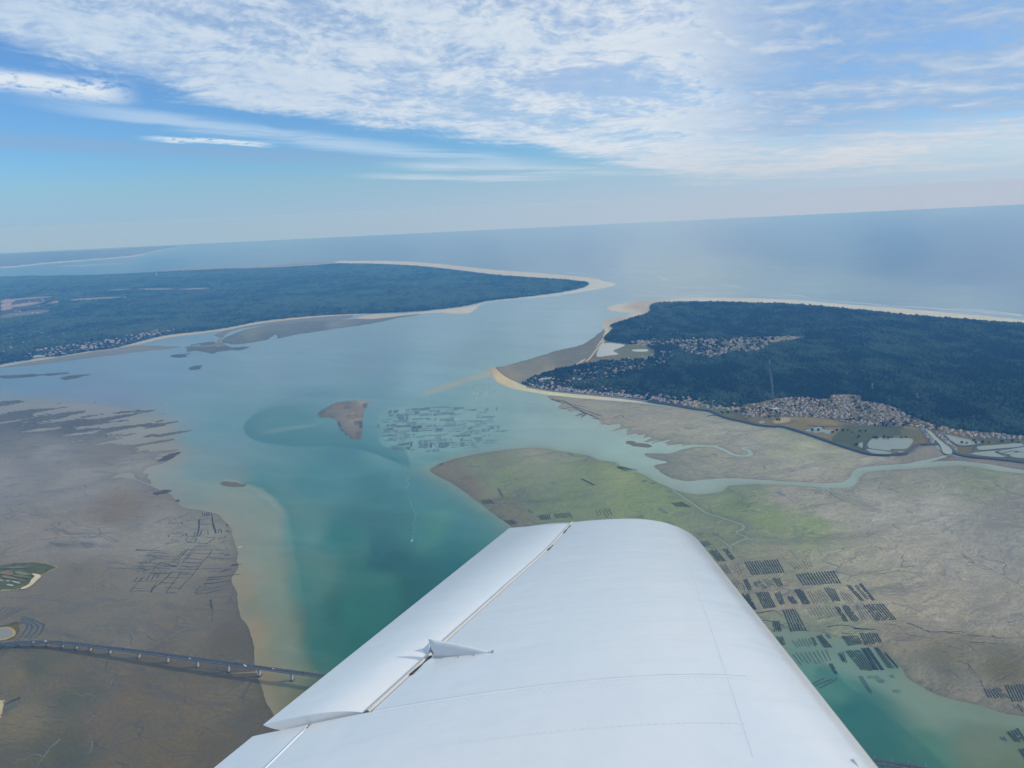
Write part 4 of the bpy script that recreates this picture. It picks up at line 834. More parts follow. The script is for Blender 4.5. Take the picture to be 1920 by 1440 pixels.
for i, (pl, x, y, sz, r) in enumerate(hs):
    w_ = [0.42, 0.40, 0.18] if pl in ("town", "roadside") else ([.45, .3, .25] if pl != "canal" else [.2, .2, .6])
    ri = 0 if r < w_[0] else (1 if r < w_[0] + w_[1] else 2); vi = int(r * 977) % 3; mm, me, rf, rn = HV[ri * 3 + vi]; k_ = sz / 10.0; rz = face_rot(x, y, (r * 37.7) % 1)
    if i < 292:
        o = bpy.data.objects.new("shed" if pl == "canal" else "house", me); COL.objects.link(o); o.location = (x, y, LAND_Z); o.scale = (k_, k_, min(k_, 1.15)); o.rotation_euler = (0, 0, rz)
        big = "large" if sz > 14.2 else ("small" if sz < 11.2 else "mid sized"); what, grp = PLACE[pl]
        kind_w = ("narrow", "square", "long")[vi]
        ppx, ppy = to_pix(x, y, LAND_Z)
        if pl == "town": what = "harbour town house " + ("at the town's left end" if ppx < 1480 else "beside the canal head" if ppx > 1690 else "along the forest edge" if ppy < 762 else "facing the green marsh" if ppy > 784 else "in the packed middle")
        elif pl == "seafront": what = "seafront house " + ("right behind the sandy beach" if ppx < 1120 else "behind the sea wall's right half" if ppx < 1260 else "by the dike bend meadow")
        elif pl == "pines": what = "villa among pines " + ("near the cream block" if ppx < 1090 else "behind the seafront rows" if ppy > 715 else "towards the salt ponds")
        tag(o, f"{big} {kind_w} white {what}, {rn} roof", "shed" if pl == "canal" else "house", grp); nhouse += 1
    else:
        ca, sa = math.cos(rz), math.sin(rz); o0 = len(rest.v)
        rest.v += [(x + (a * ca - b * sa) * k_, y + (a * sa + b * ca) * k_, LAND_Z + c_ * min(k_, 1.15)) for a, b, c_ in mm.v]
        rest.f += [[j + o0 for j in q] for q in mm.f]; rest.m += [0 if q == 0 else ri + 1 for q in mm.m]
me = rest.make("distant_houses"); [me.materials.append(q) for q in (WALLW, ROOFT, ROOFP, ROOFG)]
add_obj("distant_houses", me, None, kind='stuff', label="white houses of the farther villages with red and grey roofs")
def block(px, py, boxes, name, label, cat, rz=0.0, roof=ROOFG):
    e = empty(name, gp(px, py, LAND_Z), label, cat, None, rz)
    for i, (x, y, w_, d_, h_) in enumerate(boxes):
        m = MB(); m.box((x, y, h_ / 2), (w_, d_, h_)); wl = add_obj("wing" if i else "main_block", m.make("block"), WALLW, e)
        m = MB(); m.box((x, y, h_ + .35), (w_ + 1, d_ + 1, .7)); add_obj("flat_roof", m.make("roof"), roof, wl)
        m = MB()
        for fl in range(int(h_ // 3.2)):
            for j in range(int(w_ // 5)): m.box((x - w_ / 2 + 2.5 + j * 5, y - d_ / 2 - .02, fl * 3.2 + 1.9), (1.8, .12, 1.5))
        add_obj("windows", m.make("windows"), GLASSD, wl)
    return e
PALER = simple("pale_flat_roof", (0.66, 0.64, 0.6), .8, .1, .5)
block(1024, 713, [(0, 0, 60, 16, 12), (30, -14, 34, 14, 9), (-34, -8, 22, 14, 9)], "holiday_centre", "long cream flat roofed block among pines near the sandy point", "building", .15, PALER)
block(1065, 717, [(0, 0, 20, 14, 12), (14, -3, 12, 10, 8)], "hotel", "pinkish square building by the point, beside the cream block", "building", .1, ROOFT)
block(71, 670, [(0, 0, 50, 20, 14), (34, -4, 24, 14, 9)], "waterfront_hotel", "big white block at the near end of the island village beach", "building", .5, PALER)
block(1444, 746, [(0, 0, 16, 12, 6)], "white_hall", "small bright white hall in the trees at the forest edge above the town", "building", .1, PALER)
block(1428, 733, [(0, 0, 40, 16, 5), (30, 8, 16, 12, 4)], "clearing_barn", "pale barn in a small clearing of the forest left of the firebreak", "building", .1, PALER)
block(1453, 769, [(0, 0, 34, 18, 7)], "sports_hall", "pale blue roofed sports hall at the left end of the harbour town", "building", .1, simple("light_blue_roof", (.5, .6, .62), .6, .1, .3))
# tall thin things in the woods
def mast(px, py, top, label, w=2.0):
    g = gp(px, py, LAND_Z + 8); e = empty("radio_mast", g, label, "mast"); m = MB(); h_ = top
    m.tube([(0, 0, 0), (0, 0, h_ * .55), (0, 0, h_)], [w * .6, w * .45, w * .3], 8); add_obj("mast_shaft", m.make("mast_shaft"), STEEL, e)
    m = MB(); m.box((0, 0, h_ * .93), (w * 2.2, w * 2.2, 2)); m.tube([(0, 0, h_), (0, 0, h_ + 5)], .25, 5); add_obj("antenna_head", m.make("antenna_head"), CARW, e)
    m = MB(); m.box((w * 3, 0, 2), (w * 5, w * 3, 4)); add_obj("equipment_hut", m.make("equipment_hut"), CONC, e)
mast(1635, 729, 26, "taller pale mast standing in the forest above the town", 2.2)
mast(1719, 746, 20, "shorter pale mast standing in the forest right of the taller one", 1.6)
mast(1443, 683, 24, "pale mast at the head of the firebreak in the forest", 1.6)
def lighthouse(px, py):
    e = empty("water_tower", gp(px, py, LAND_Z + 6), "tiny white tower rising above the far edge of the island forest", "tower"); m = MB(); m.tube([(0, 0, 0), (0, 0, 38)], [5, 3.6], 12); add_obj("tower_shaft", m.make("shaft"), CARW, e)
    m = MB(); m.tube([(0, 0, 36), (0, 0, 40), (0, 0, 47), (0, 0, 48)], [4, 8, 8, 3], 12); add_obj("tower_head", m.make("head"), CARW, e)
lighthouse(294, 516)

# ------------------------------------------------------------------ single trees and bushes by the dike
def crown_mesh(seed, h_, r_):
    rr = np.random.RandomState(seed); m = MB()
    for i in range(34):
        t = rr.rand(); zc = h_ * (.22 + .78 * t); rad = r_ * math.sin(math.pi * min(1, .25 + .75 * (1 - t) ** .8)) * (.5 + .5 * rr.rand()); a = rr.rand() * 6.28
        c_ = np.array([math.cos(a) * rad, math.sin(a) * rad, zc]); s_ = r_ * (.32 + .3 * rr.rand())
        q = c_ + rr.randn(8, 3) * s_ * .55
        m.add(q, [(0, 1, 2), (0, 2, 3), (0, 3, 1), (4, 5, 6), (4, 6, 7), (4, 7, 5), (1, 5, 2), (3, 6, 1)])
    return m.make("crown")
TR = []
for k_, (h_, r_) in enumerate(((22, 5.0), (10, 6.0), (7, 5.5))):
    t = MB(); t.tube([(0, 0, 0), (0.2, 0.1, h_ * .45), (0, 0, h_ * .8)], [r_ * .09, r_ * .06, r_ * .02], 6)
    for j in range(4): a = j * 1.6; t.tube([(0.1, 0, h_ * (.25 + .1 * j)), (math.cos(a) * r_ * .5, math.sin(a) * r_ * .5, h_ * (.4 + .1 * j))], [r_ * .04, r_ * .01], 5)
    tm = t.make("trunk"); tm.materials.append(BARK); cm = crown_mesh(k_ + 5, h_, r_); cm.materials.append(LEAF); TR.append((tm, cm))
def tree(px, py, k_, s_, label, group, name="tree"):
    e = empty(name, gp(px, py, LAND_Z), label, "tree" if k_ < 2 else "bush", group, RNG.rand() * 6); e.scale = (s_, s_, s_ * (.85 + .3 * RNG.rand()))
    for nm, me in zip(("trunk", "crown"), TR[k_]):
        o = bpy.data.objects.new(nm, me); COL.objects.link(o); o.parent = e
for i in range(130):
    q = TOWN[0]
    while True:
        x, y = 1395 + 350 * RNG.rand(), 745 + 60 * RNG.rand(); g = gp(x, y, LAND_Z)
        if sdist(g[:1], g[1:2], TOWNP)[0] > 4: break
    loc = "at the town's left end" if x < 1480 else "beside the canal head" if x > 1690 else "by the forest edge" if y < 764 else "near the green marsh" if y > 782 else "in the packed town centre"
    tree(x, y, 1, .5 + .5 * RNG.rand(), "round dark garden tree among harbour town houses " + loc, "garden trees in the harbour town")
tree(1333, 768, 0, 1.15, "tall dark poplar standing alone by the dike bend", None, "poplar_tree")
tree(1479, 779, 0, .75, "dark upright tree beside the pale path below the town", None, "poplar_tree")
for (x0, y0, x1, y1, n_, lab) in ((1372,768,1400,775,7,"round dark tree in the belt between meadow and town"), (1350,772,1368,776,4,"bushy tree by the meadow behind the dike bend"), (1400,780,1462,789,9,"dark bush on the meadow left of the round ponds"), (1430,770,1465,778,6,"garden tree along the near edge of the town"),
                                  (1640,793,1700,801,10,"dark tree in the belt below the harbour town"), (1590,786,1640,795,6,"dark tree between town and green marsh"), (1638,820,1712,822,8,"low bush along the far bank of the big pond"), (1560,806,1630,812,7,"low bush in the green marsh by the ponds"), (1600,818,1622,838,4,"low bush beside the small pond"), (1522,803,1552,810,4,"bush on the islet of the pond below the town"), (1800,826,1920,832,10,"bush beside the saltpans right of the canal"), (1740,800,1762,806,4,"tree at the head of the harbour canal")):
    for i in range(n_):
        tree(x0 + (x1 - x0) * RNG.rand(), y0 + (y1 - y0) * RNG.rand(), 1 if "tree" in lab else 2, .6 + .6 * RNG.rand(), lab, "trees and bushes behind the dike", "tree" if "tree" in lab else "bush")

# ------------------------------------------------------------------ oyster racks
MUDZ = 0.72
def fr(o, sc, pts): return [(o[0] + x / sc, o[1] + y / sc) for x, y in pts]
A1 = ((1280, 1000), 4.364); A2 = ((1240, 900), 2.667); A3 = ((720, 820), 3.310); A4 = ((560, 720), 4.8)
BEDS = []   # (quad tl tr br bl, rows, width m, shorter, description)
def bed(A, q, n, w=1.9, jit=.06, what="", mat=0): BEDS.append((fr(*A, q), n, w, jit, what, mat))
bed(A1, [(120,60),(200,55),(245,105),(180,110)], 6, 1.3, .2, "faint grey rack row touching the wing's leading edge")
bed(A1, [(205,135),(275,130),(355,225),(290,235)], 5, 2.0, .1, "rack row close to the wing, topmost dark bed")
bed(A1, [(318,125),(358,118),(440,218),(398,224)], 3, 2.4, .15, "rack row of the bed of three beside the topmost bed")
bed(A1, [(495,232),(780,212),(840,322),(565,345)], 14, 2.8, .03, "evenly ruled rack row of the neat bed of fourteen nearer the wing")
bed(A1, [(918,335),(1240,303),(1303,410),(982,430)], 14, 2.9, .03, "rack row of the neat bed of fourteen farther right")
bed(A1, [(300,250),(350,245),(405,330),(352,342)], 3, 1.2, .3, "thin broken rack row hugging the wing edge")
bed(A1, [(380,250),(490,238),(520,335),(430,345)], 4, .9, .3, "thin brown rack row left of the bed of fourteen", 1)
bed(A1, [(488,375),(528,372),(578,468),(535,473)], 3, 2.2, .1, "rack row in the bed of three below the fourteen")
bed(A1, [(560,372),(605,366),(710,458),(615,466)], 4, 1.5, .4, "broken rack row between two small beds")
bed(A1, [(718,356),(790,346),(830,445),(788,450)], 4, 1.9, .2, "rack row of the bed of four under the fourteen")
bed(A1, [(472,496),(540,490),(608,625),(572,630)], 5, 2.2, .05, "bluish green rack row beside the wing edge")
bed(A1, [(592,482),(700,476),(768,607),(662,618)], 7, 2.2, .05, "rack row of the close bed of seven")
bed(A1, [(742,484),(798,464),(838,583),(800,590)], 4, 1.6, .15, "rack row right of the close bed of seven")
bed(A1, [(842,505),(892,500),(955,585),(900,590)], 4, 2.0, .2, "short stepped rack row in the middle bed")
bed(A1, [(908,462),(975,456),(1048,580),(985,585)], 5, 2.4, .05, "broad greenish rack row in the middle bed")
bed(A1, [(1148,446),(1238,436),(1298,564),(1236,572)], 5, 2.0, .2, "rack row of the small bed with notched corner")
bed(A1, [(1338,425),(1370,420),(1490,552),(1456,556)], 2, 2.6, .03, "thick rack row of the left pair on open mud")
bed(A1, [(1392,418),(1418,414),(1540,552),(1512,554)], 2, 1.0, .1, "thin rack row between the two thick pairs")
bed(A1, [(1436,410),(1460,406),(1582,550),(1550,552)], 2, 2.4, .05, "thick rack row of the right pair on open mud")
bed(A1, [(1468,586),(1640,571),(1758,710),(1582,718)], 8, 2.6, .03, "long rack row of the rightmost bed of eight")
bed(A1, [(1238,597),(1275,592),(1360,722),(1320,726)], 3, 1.9, .06, "rack row left in the bed beside the bed of eight")
bed(A1, [(1295,598),(1345,578),(1455,720),(1385,725)], 4, 2.2, .1, "rack row right in the bed beside the bed of eight")
bed(A1, [(812,626),(925,615),(1024,800),(880,805)], 6, 2.4, .03, "long rack row reaching into the grey shallows")
bed(A1, [(732,720),(790,715),(816,808),(742,810)], 4, 2.0, .08, "rack row among the dark weed by the wing")
bed(A1, [(740,845),(822,838),(845,912),(795,916)], 4, 1.9, .1, "rack row standing in water by the wing edge")
bed(A1, [(1088,828),(1130,825),(1230,935),(1160,938)], 4, 2.0, .15, "rack row in shallow water, bed of four")
bed(A1, [(1162,822),(1190,820),(1220,860),(1205,862)], 3, 1.6, .3, "short rack row beside the bed of four")
bed(A1, [(1045,845),(1068,842),(1120,940),(1085,935)], 2, 1.6, .4, "crooked rack row left of the bed of four")
bed(A1, [(1296,838),(1430,836),(1485,905),(1355,922)], 8, 1.6, .06, "slender rack row by the weed bank")
bed(A1, [(1442,815),(1590,810),(1640,898),(1490,912)], 8, 2.3, .1, "dark rack row under the weed bank")
bed(A1, [(1262,968),(1312,956),(1350,1065),(1310,1045)], 4, 1.4, .35, "short ragged rack row at the water bed's left")
bed(A1, [(1322,955),(1440,940),(1580,1125),(1470,1130)], 6, 2.0, .1, "long rack row in the big water bed")
bed(A1, [(1458,938),(1490,935),(1605,1118),(1570,1125)], 2, 3.0, .05, "broad rack row in the big water bed")
bed(A1, [(1505,936),(1514,935),(1640,1118),(1632,1120)], 1, 6.5, .02, "widest blackish rack row in the big water bed")
bed(A1, [(1562,932),(1595,930),(1740,1110),(1690,1115)], 3, 1.7, .08, "thin rack row at the big water bed's right")
bed(A1, [(1636,965),(1648,965),(1780,1108),(1762,1108)], 2, 1.6, .15, "last rack row of the big water bed, broken end")
bed(A1, [(1192,1065),(1228,1063),(1268,1148),(1250,1152)], 2, 2.2, .05, "lone rack row of a pair in open water")
for s_ in (((1060,1232),(1160,1182)), ((1085,1245),(1215,1190)), ((1125,1262),(1265,1185))): BEDS.append((fr(*A1, [s_[0], (s_[0][0]+2, s_[0][1]+2), (s_[1][0]+2, s_[1][1]+2), s_[1]]), 1, 2.2, .05, "slanting submerged rack row near the wing edge", 1))
bed(A1, [(1428,1160),(1470,1160),(1556,1300),(1535,1305)], 2, 1.5, .06, "pale sunken rack row reaching into deep water", 1)
bed(A1, [(1505,1160),(1610,1158),(1620,1188),(1520,1192)], 5, 1.4, .3, "short sunken rack row, upper file", 1)
bed(A1, [(1575,1188),(1640,1184),(1665,1222),(1610,1224)], 4, 1.4, .2, "short sunken rack row, lower file", 1)
bed(A1, [(1692,1156),(1720,1154),(1738,1178),(1710,1180)], 2, 1.5, .1, "stub of sunken rack row at the right", 1)
bed(A1, [(1712,1276),(1780,1272),(1792,1300),(1726,1302)], 3, 1.3, .2, "faint stub of rack row in deep green water", 1)
bed(A2, [(1608,1042),(1690,1037),(1752,1098),(1630,1092)], 7, 1.5, .15, "rack row at the right edge, left half of the bed")
bed(A2, [(1712,1028),(1850,1010),(1890,1105),(1752,1112)], 10, 2.0, .1, "blackish rack row at the picture's right edge")
bed(A2, [(1750,1118),(1800,1122),(1830,1165),(1770,1155)], 4, 1.4, .4, "ragged rack row under the bed at the right edge")
bed(A2, [(1722,1258),(1785,1236),(1832,1308),(1768,1310)], 4, 2.4, .08, "dark rack row in the lower right shallows")
bed(A2, [(1688,1276),(1716,1274),(1734,1308),(1708,1306)], 3, 1.5, .35, "crooked short rack row in the lower right shallows")
bed(A2, [(1782,1345),(1830,1340),(1875,1400),(1822,1404)], 3, 2.2, .05, "rack row cut by the lower right frame edge")
bed(A3, [(1434,184),(1440,172),(1590,206),(1500,214)][::1], 4, 2.4, .2, "black rack row on the creek side of the green bank")
bed(A3, [(1772,405),(1850,400),(1915,438),(1812,432)], 6, 2.6, .1, "dark rack row beside the little creek on the green bank")
bed(A3, [(952,482),(1030,475),(1036,512),(975,516)], 6, 2.3, .12, "rack row in the bed of six above the aileron")
bed(A3, [(1052,472),(1150,460),(1176,508),(1064,502)], 8, 2.2, .2, "rack row in the bed of eight above the wing tip")
bed(A3, [(596,386),(660,380),(690,414),(622,420)], 5, 2.0, .2, "rack row near the water at the green bank's lower shore")
bed(A3, [(742,515),(800,506),(840,535),(790,542)], 6, 1.6, .15, "rack row on the shore just above the aileron tip")
bed(A3, [(866,545),(912,543),(916,552),(872,553)], 5, 2.0, .2, "stub of rack row right above the aileron")
bed(A3, [(1012,540),(1160,530),(1182,550),(1022,552)], 9, 1.9, .2, "rack row peeping out above the hinge line")
bed(A3, [(890,450),(915,447),(932,470),(908,475)], 2, 2.0, .1, "pair of rack rows below the double creek")
bed(A3, [(700,490),(745,478),(758,494),(710,500)], 4, 1.6, .2, "slanting rack row beside the shore of the green bank")
bed(A3, [(1302,450),(1400,440),(1430,486),(1322,490)], 5, 1.6, .25, "greyish rack row above the wing tip's middle")
bed(A3, [(1212,256),(1222,250),(1318,300),(1300,298)], 2, 1.8, .1, "long lone rack row in the middle of the green bank")
bed(A3, [(1585,278),(1600,268),(1640,268),(1630,280)], 3, 1.8, .3, "small dark rack row by the creek bend")
bed(A3, [(1650,282),(1690,276),(1696,290),(1658,296)], 4, 2.6, .3, "square dark rack cluster by the creek bend")
bed(A3, [(345,160),(372,152),(366,170),(342,172)], 4, 2.2, .2, "rack row on the very tip of the green bank")
bed(A3, [(1490,498),(1600,492),(1606,502),(1500,506)], 6, 1.6, .3, "faint rack row just over the wing tip")
bed(A3, [(700,318),(715,310),(745,370),(735,378)], 3, 1.0, .2, "thin rack line in the weeds of the green bank", 1)
bed(A3, [(805,335),(830,330),(850,368),(828,372)], 3, 1.0, .2, "thin rack line left of the small creek loop", 1)
bed(A3, [(1040,276),(1070,275),(1076,300),(1046,302)], 4, 1.4, .2, "faint rack row in the green bank's centre", 1)
bed(A3, [(506,170),(596,172),(602,190),(516,190)], 5, 1.8, .3, "faint rack row behind the green bank's tip")
bed(A3, [(410,256),(460,250),(466,270),(420,272)], 5, 1.5, .15, "faint rack row at the shore near the bank's tip", 1)
bed(A3, [(1745,320),(1790,330),(1800,355),(1760,352)], 4, 1.3, .3, "faint rack row beside the creek mouth", 1)
bed(A3, [(1695,440),(1720,438),(1772,476),(1750,478)], 3, 1.2, .2, "faint rack row right of the wing tip", 1)
bed(A2, [(565,58),(600,55),(630,78),(598,82)], 5, 1.2, .2, "faint rack row under the main creek", 1)
bed(A2, [(745,45),(800,45),(812,72),(770,72)], 6, 1.3, .2, "faint rack row below the creek bend", 1)
bed(A2, [(890,42),(960,42),(975,66),(915,68)], 6, 1.2, .3, "faint rack row right of the side creek", 1)
for q_, n_ in (([(1010,470),(1140,458),(1230,575),(1070,585)],7), ([(1000,600),(1225,588),(1300,690),(1060,700)],9), ([(1400,580),(1460,578),(1570,716),(1470,722)],4), ([(390,380),(478,374),(528,470),(440,478)],5), ([(640,372),(712,362),(780,455),(720,460)],4), ([(860,240),(1050,228),(1080,290),(920,300)],7), ([(1270,475),(1330,470),(1440,560),(1330,566)],4), ([(560,245),(575,240),(600,330),(580,340)],1), ([(880,870),(1040,850),(1080,930),(940,945)],6), ([(860,960),(1190,950),(1240,1060),(960,1080)],9)):
    bed(A1, q_, n_, .7, .25, "thin bare rack row on a worn out parcel by the wing", 2)
NEARBEDS = len(BEDS)
bd = lambda q, n, w=2.2, mat=0, jit=.12: bed(A4, q, n, w, jit, f"rack row on the drowned mid channel bank, {('back', 'middle', 'front')[int(min(2, max(0, (q[0][1] - 200) / 130)))]} {('left', 'centre left', 'centre right', 'right')[int(min(3, max(0, (q[0][0] - 700) / 260)))]} beds", mat)
for q, n, mt in (([(815,236),(905,230),(890,262),(800,266)],8,0), ([(812,272),(860,268),(856,292),(808,296)],4,0), ([(885,268),(995,265),(990,285),(880,290)],9,0), ([(900,290),(990,288),(985,318),(890,322)],8,0), ([(850,328),(985,322),(980,342),(850,346)],9,0),
        ([(795,360),(885,355),(880,382),(788,386)],8,0), ([(975,345),(1070,342),(1066,366),(975,368)],9,1), ([(1015,218),(1185,210),(1180,236),(1018,240)],16,0), ([(1045,244),(1090,242),(1086,268),(1044,270)],5,0), ([(960,226),(1005,222),(1000,240),(962,242)],5,1), ([(1180,236),(1272,232),(1270,250),(1182,254)],9,0),
        ([(1200,198),(1350,194),(1346,212),(1200,216)],12,1), ([(1280,256),(1405,250),(1402,270),(1280,274)],16,1), ([(1090,262),(1260,260),(1256,284),(1092,286)],14,1), ([(1010,312),(1180,302),(1178,312),(1010,322)],16,0), ([(1215,306),(1240,304),(1236,330),(1216,332)],3,1), ([(1278,310),(1400,305),(1398,332),(1278,334)],14,1),
        ([(885,374),(1015,368),(1012,384),(884,390)],14,0), ([(1016,376),(1110,370),(1106,402),(1020,406)],11,0), ([(1012,406),(1085,404),(1080,430),(1012,432)],9,0), ([(1085,414),(1200,410),(1198,422),(1085,426)],12,1), ([(1160,364),(1252,358),(1250,386),(1160,390)],9,1), ([(1225,398),(1308,394),(1300,416),(1230,418)],8,0), ([(1310,370),(1460,362),(1458,380),(1310,384)],14,1),
        ([(730,396),(862,392),(858,414),(726,416)],11,1), ([(800,396),(862,393),(856,412),(798,414)],6,0), ([(725,428),(900,420),(896,440),(722,444)],16,1), ([(795,456),(888,448),(880,466),(780,470)],8,0), ([(735,458),(790,456),(782,472),(735,474)],5,1), ([(812,482),(886,478),(876,502),(804,506)],7,1), ([(950,448),(1055,446),(1050,460),(950,464)],10,1),
        ([(1232,456),(1352,436),(1346,458),(1230,480)],10,1), ([(965,470),(1130,466),(1126,482),(966,486)],12,1), ([(905,544),(1000,520),(992,548),(890,556)],9,0), ([(1000,516),(1038,510),(1030,566),(990,566)],4,0), ([(965,566),(1008,564),(1000,586),(962,590)],5,0), ([(820,556),(900,548),(890,576),(830,578)],7,1), ([(830,570),(960,574),(950,596),(850,592)],9,1),
        ([(1078,500),(1190,496),(1186,580),(1088,580)],10,1), ([(1190,524),(1206,524),(1198,576),(1184,576)],2,0), ([(1240,524),(1380,516),(1376,566),(1234,578)],11,0), ([(1200,496),(1384,486),(1380,508),(1204,516)],13,1), ([(1140,596),(1184,594),(1182,610),(1146,612)],4,1), ([(1204,592),(1270,588),(1266,608),(1206,610)],6,1), ([(1400,212),(1490,206),(1486,224),(1402,228)],9,0),
        ([(1556,230),(1590,226),(1586,240),(1556,242)],4,1), ([(1680,214),(1710,212),(1706,240),(1682,240)],4,1), ([(1768,208),(1790,206),(1786,240),(1768,242)],2,0), ([(1645,290),(1760,284),(1756,302),(1646,304)],12,1), ([(1445,330),(1650,322),(1648,338),(1446,342)],16,1), ([(1525,388),(1570,386),(1566,404),(1526,404)],5,1), ([(1580,414),(1720,404),(1716,428),(1582,432)],14,1),
        ([(1500,424),(1560,420),(1556,440),(1502,442)],6,1), ([(1420,462),(1550,450),(1546,470),(1424,476)],11,0), ([(1455,490),(1492,488),(1490,510),(1456,510)],4,0), ([(1570,482),(1650,474),(1646,496),(1572,500)],8,1), ([(1456,530),(1492,528),(1490,560),(1458,562)],4,1), ([(1720,380),(1820,372),(1816,400),(1722,404)],9,1), ([(712,368),(736,364),(734,388),(714,388)],3,0), ([(1230,540),(1290,536),(1286,556),(1232,560)],5,1)): bd(q, n, 2.4, mt)
for q, n, mt in (([(385,168),(475,162),(468,184),(380,188)],9,0), ([(300,196),(420,190),(410,212),(290,216)],10,1), ([(410,192),(470,190),(464,222),(406,224)],6,0), ([(575,172),(618,168),(616,212),(574,214)],5,0), ([(490,168),(560,164),(556,186),(490,190)],7,1), ([(200,236),(250,230),(230,258),(185,262)],5,0), ([(250,238),(330,232),(320,258),(240,262)],8,1),
        ([(178,268),(235,264),(226,290),(165,294)],6,0), ([(240,294),(270,292),(266,308),(236,310)],4,0), ([(282,286),(320,282),(312,304),(276,306)],4,0), ([(470,228),(530,226),(524,250),(472,252)],7,0), ([(540,222),(600,218),(596,244),(540,248)],6,1), ([(330,250),(470,242),(462,264),(330,270)],12,1), ([(420,274),(540,270),(534,294),(420,298)],11,0), ([(340,280),(418,276),(412,300),(334,304)],7,1), ([(548,268),(590,266),(586,292),(546,294)],5,1),
        ([(345,340),(372,340),(384,384),(366,384)],3,0), ([(380,344),(500,338),(494,362),(380,368)],10,1), ([(500,332),(575,328),(570,366),(500,370)],8,0), ([(385,376),(545,370),(540,394),(392,400)],13,1), ([(372,404),(400,402),(400,424),(380,426)],4,0), ([(405,404),(560,398),(556,424),(408,430)],13,1), ([(412,440),(440,438),(440,458),(416,460)],4,0), ([(445,436),(512,432),(508,456),(446,460)],6,1), ([(515,432),(566,428),(562,458),(514,460)],6,0), ([(460,466),(552,460),(550,492),(470,490)],8,0), ([(540,340),(578,336),(574,394),(546,396)],4,0)): bed(A4, q, n, 2.2, .1, "rack row on the small triangular bank, " + ("far edge" if q[0][1] < 215 else "upper slope" if q[0][1] < 300 else "sandy middle" if q[0][1] < 395 else "pointed near end"), mt)

RACKB = simple('bare_trestles', (0.10, 0.098, 0.09), .8, .3, .1)
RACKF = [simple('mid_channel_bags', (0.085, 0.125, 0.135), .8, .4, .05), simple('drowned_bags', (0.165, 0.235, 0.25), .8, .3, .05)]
_rs = np.random.RandomState(5)
for yy in range(206, 600, 21):
    xx = 730 + 40 * _rs.rand()
    while xx < 1800:
        w_ = 40 + 90 * _rs.rand(); ex = ((xx + w_ / 2 - 1270) / 560) ** 2 + ((yy - 400) / 215) ** 2
        if ex < 1 and _rs.rand() < .62: bd([(xx + 4, yy), (xx + w_ + 4, yy - w_ * .04), (xx + w_, yy + 15 - w_ * .04), (xx, yy + 15)], int(w_ / 9), 1.9, 1, .35)
        xx += w_ + 8 + 30 * _rs.rand()
def rack_mesh(Ln, w, seed):
    rr = np.random.RandomState(seed); m = MB(); n_ = max(4, int(Ln / 5)); s_ = Ln / n_
    for i in range(n_):
        if rr.rand() < .05: continue
        m.box(((i + .5) * s_ - Ln / 2, (rr.rand() - .5) * .25, .55 + rr.rand() * .15), (s_ * .96, w * (.85 + .3 * rr.rand()), .5))
    for i in range(n_ + 1): m.box((i * s_ - Ln / 2, 0, .2), (.25, w * .9, .5))
    return m
ROWS = []
for bi, (q, n, w, jit, what, mt) in enumerate(BEDS):
    TL, TR_, BR, BL = [np.array(p_, float) for p_ in q]
    for i in range(n):
        if bi >= NEARBEDS and RNG.rand() < .16: continue
        t = (i + .5) / n; a = TL + (TR_ - TL) * t; b = BL + (BR - BL) * t; j0, j1 = RNG.rand(2) * jit
        a, b = a + (b - a) * j0, b + (a - b) * j1
        ga, gb = gp(a[0], a[1], .5), gp(b[0], b[1], .5); d = gb - ga; Ln = float(np.hypot(d[0], d[1])); c_ = (ga + gb) / 2
        ROWS.append((Ln * w / (c_[0] ** 2 + c_[1] ** 2 + H * H), bi, c_, Ln, math.atan2(d[1], d[0]), w, what, mt, (t, len(ROWS))))
ROWS.sort(key=lambda r: -r[0])
far_ = [MB(), MB(), MB()]; NROW = 0
WET = sorted(set(w for *_, w in [])) 
for i, (_, bi, c_, Ln, ang, w, what, mt, (t, sd)) in enumerate(ROWS):
    z0 = 0.62 if c_[1] > 0 else 0
    m = rack_mesh(Ln, w, sd)
    if i < 296:
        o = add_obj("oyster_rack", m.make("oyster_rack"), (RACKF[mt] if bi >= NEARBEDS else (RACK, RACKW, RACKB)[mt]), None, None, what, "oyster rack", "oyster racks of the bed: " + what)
        o.location = (c_[0], c_[1], z0); o.rotation_euler = (0, 0, ang); NROW += 1
    else:
        ca, sa = math.cos(ang), math.sin(ang); mb = far_[mt]; o0 = len(mb.v); z0 = z0 - .30 * RNG.rand() - (.1 if mt else 0); m = MB(); m.box((0, 0, .55), (Ln, w, .6))
        mb.v += [(c_[0] + x * ca - y * sa, c_[1] + x * sa + y * ca, z0 + z) for x, y, z in m.v]; mb.f += [[j + o0 for j in f] for f in m.f]; mb.m += [0] * len(m.f)
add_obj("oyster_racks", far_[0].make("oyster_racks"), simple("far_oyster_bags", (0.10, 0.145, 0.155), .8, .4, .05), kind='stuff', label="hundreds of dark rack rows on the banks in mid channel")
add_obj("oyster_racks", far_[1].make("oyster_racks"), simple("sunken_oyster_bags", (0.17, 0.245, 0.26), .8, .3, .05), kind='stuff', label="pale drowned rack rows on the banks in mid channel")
add_obj("oyster_racks", far_[2].make("oyster_racks"), RACKB, kind='stuff', label="bare thin trestle rows on worn out parcels beside the wing")
print("houses", nhouse, "rows", len(ROWS))

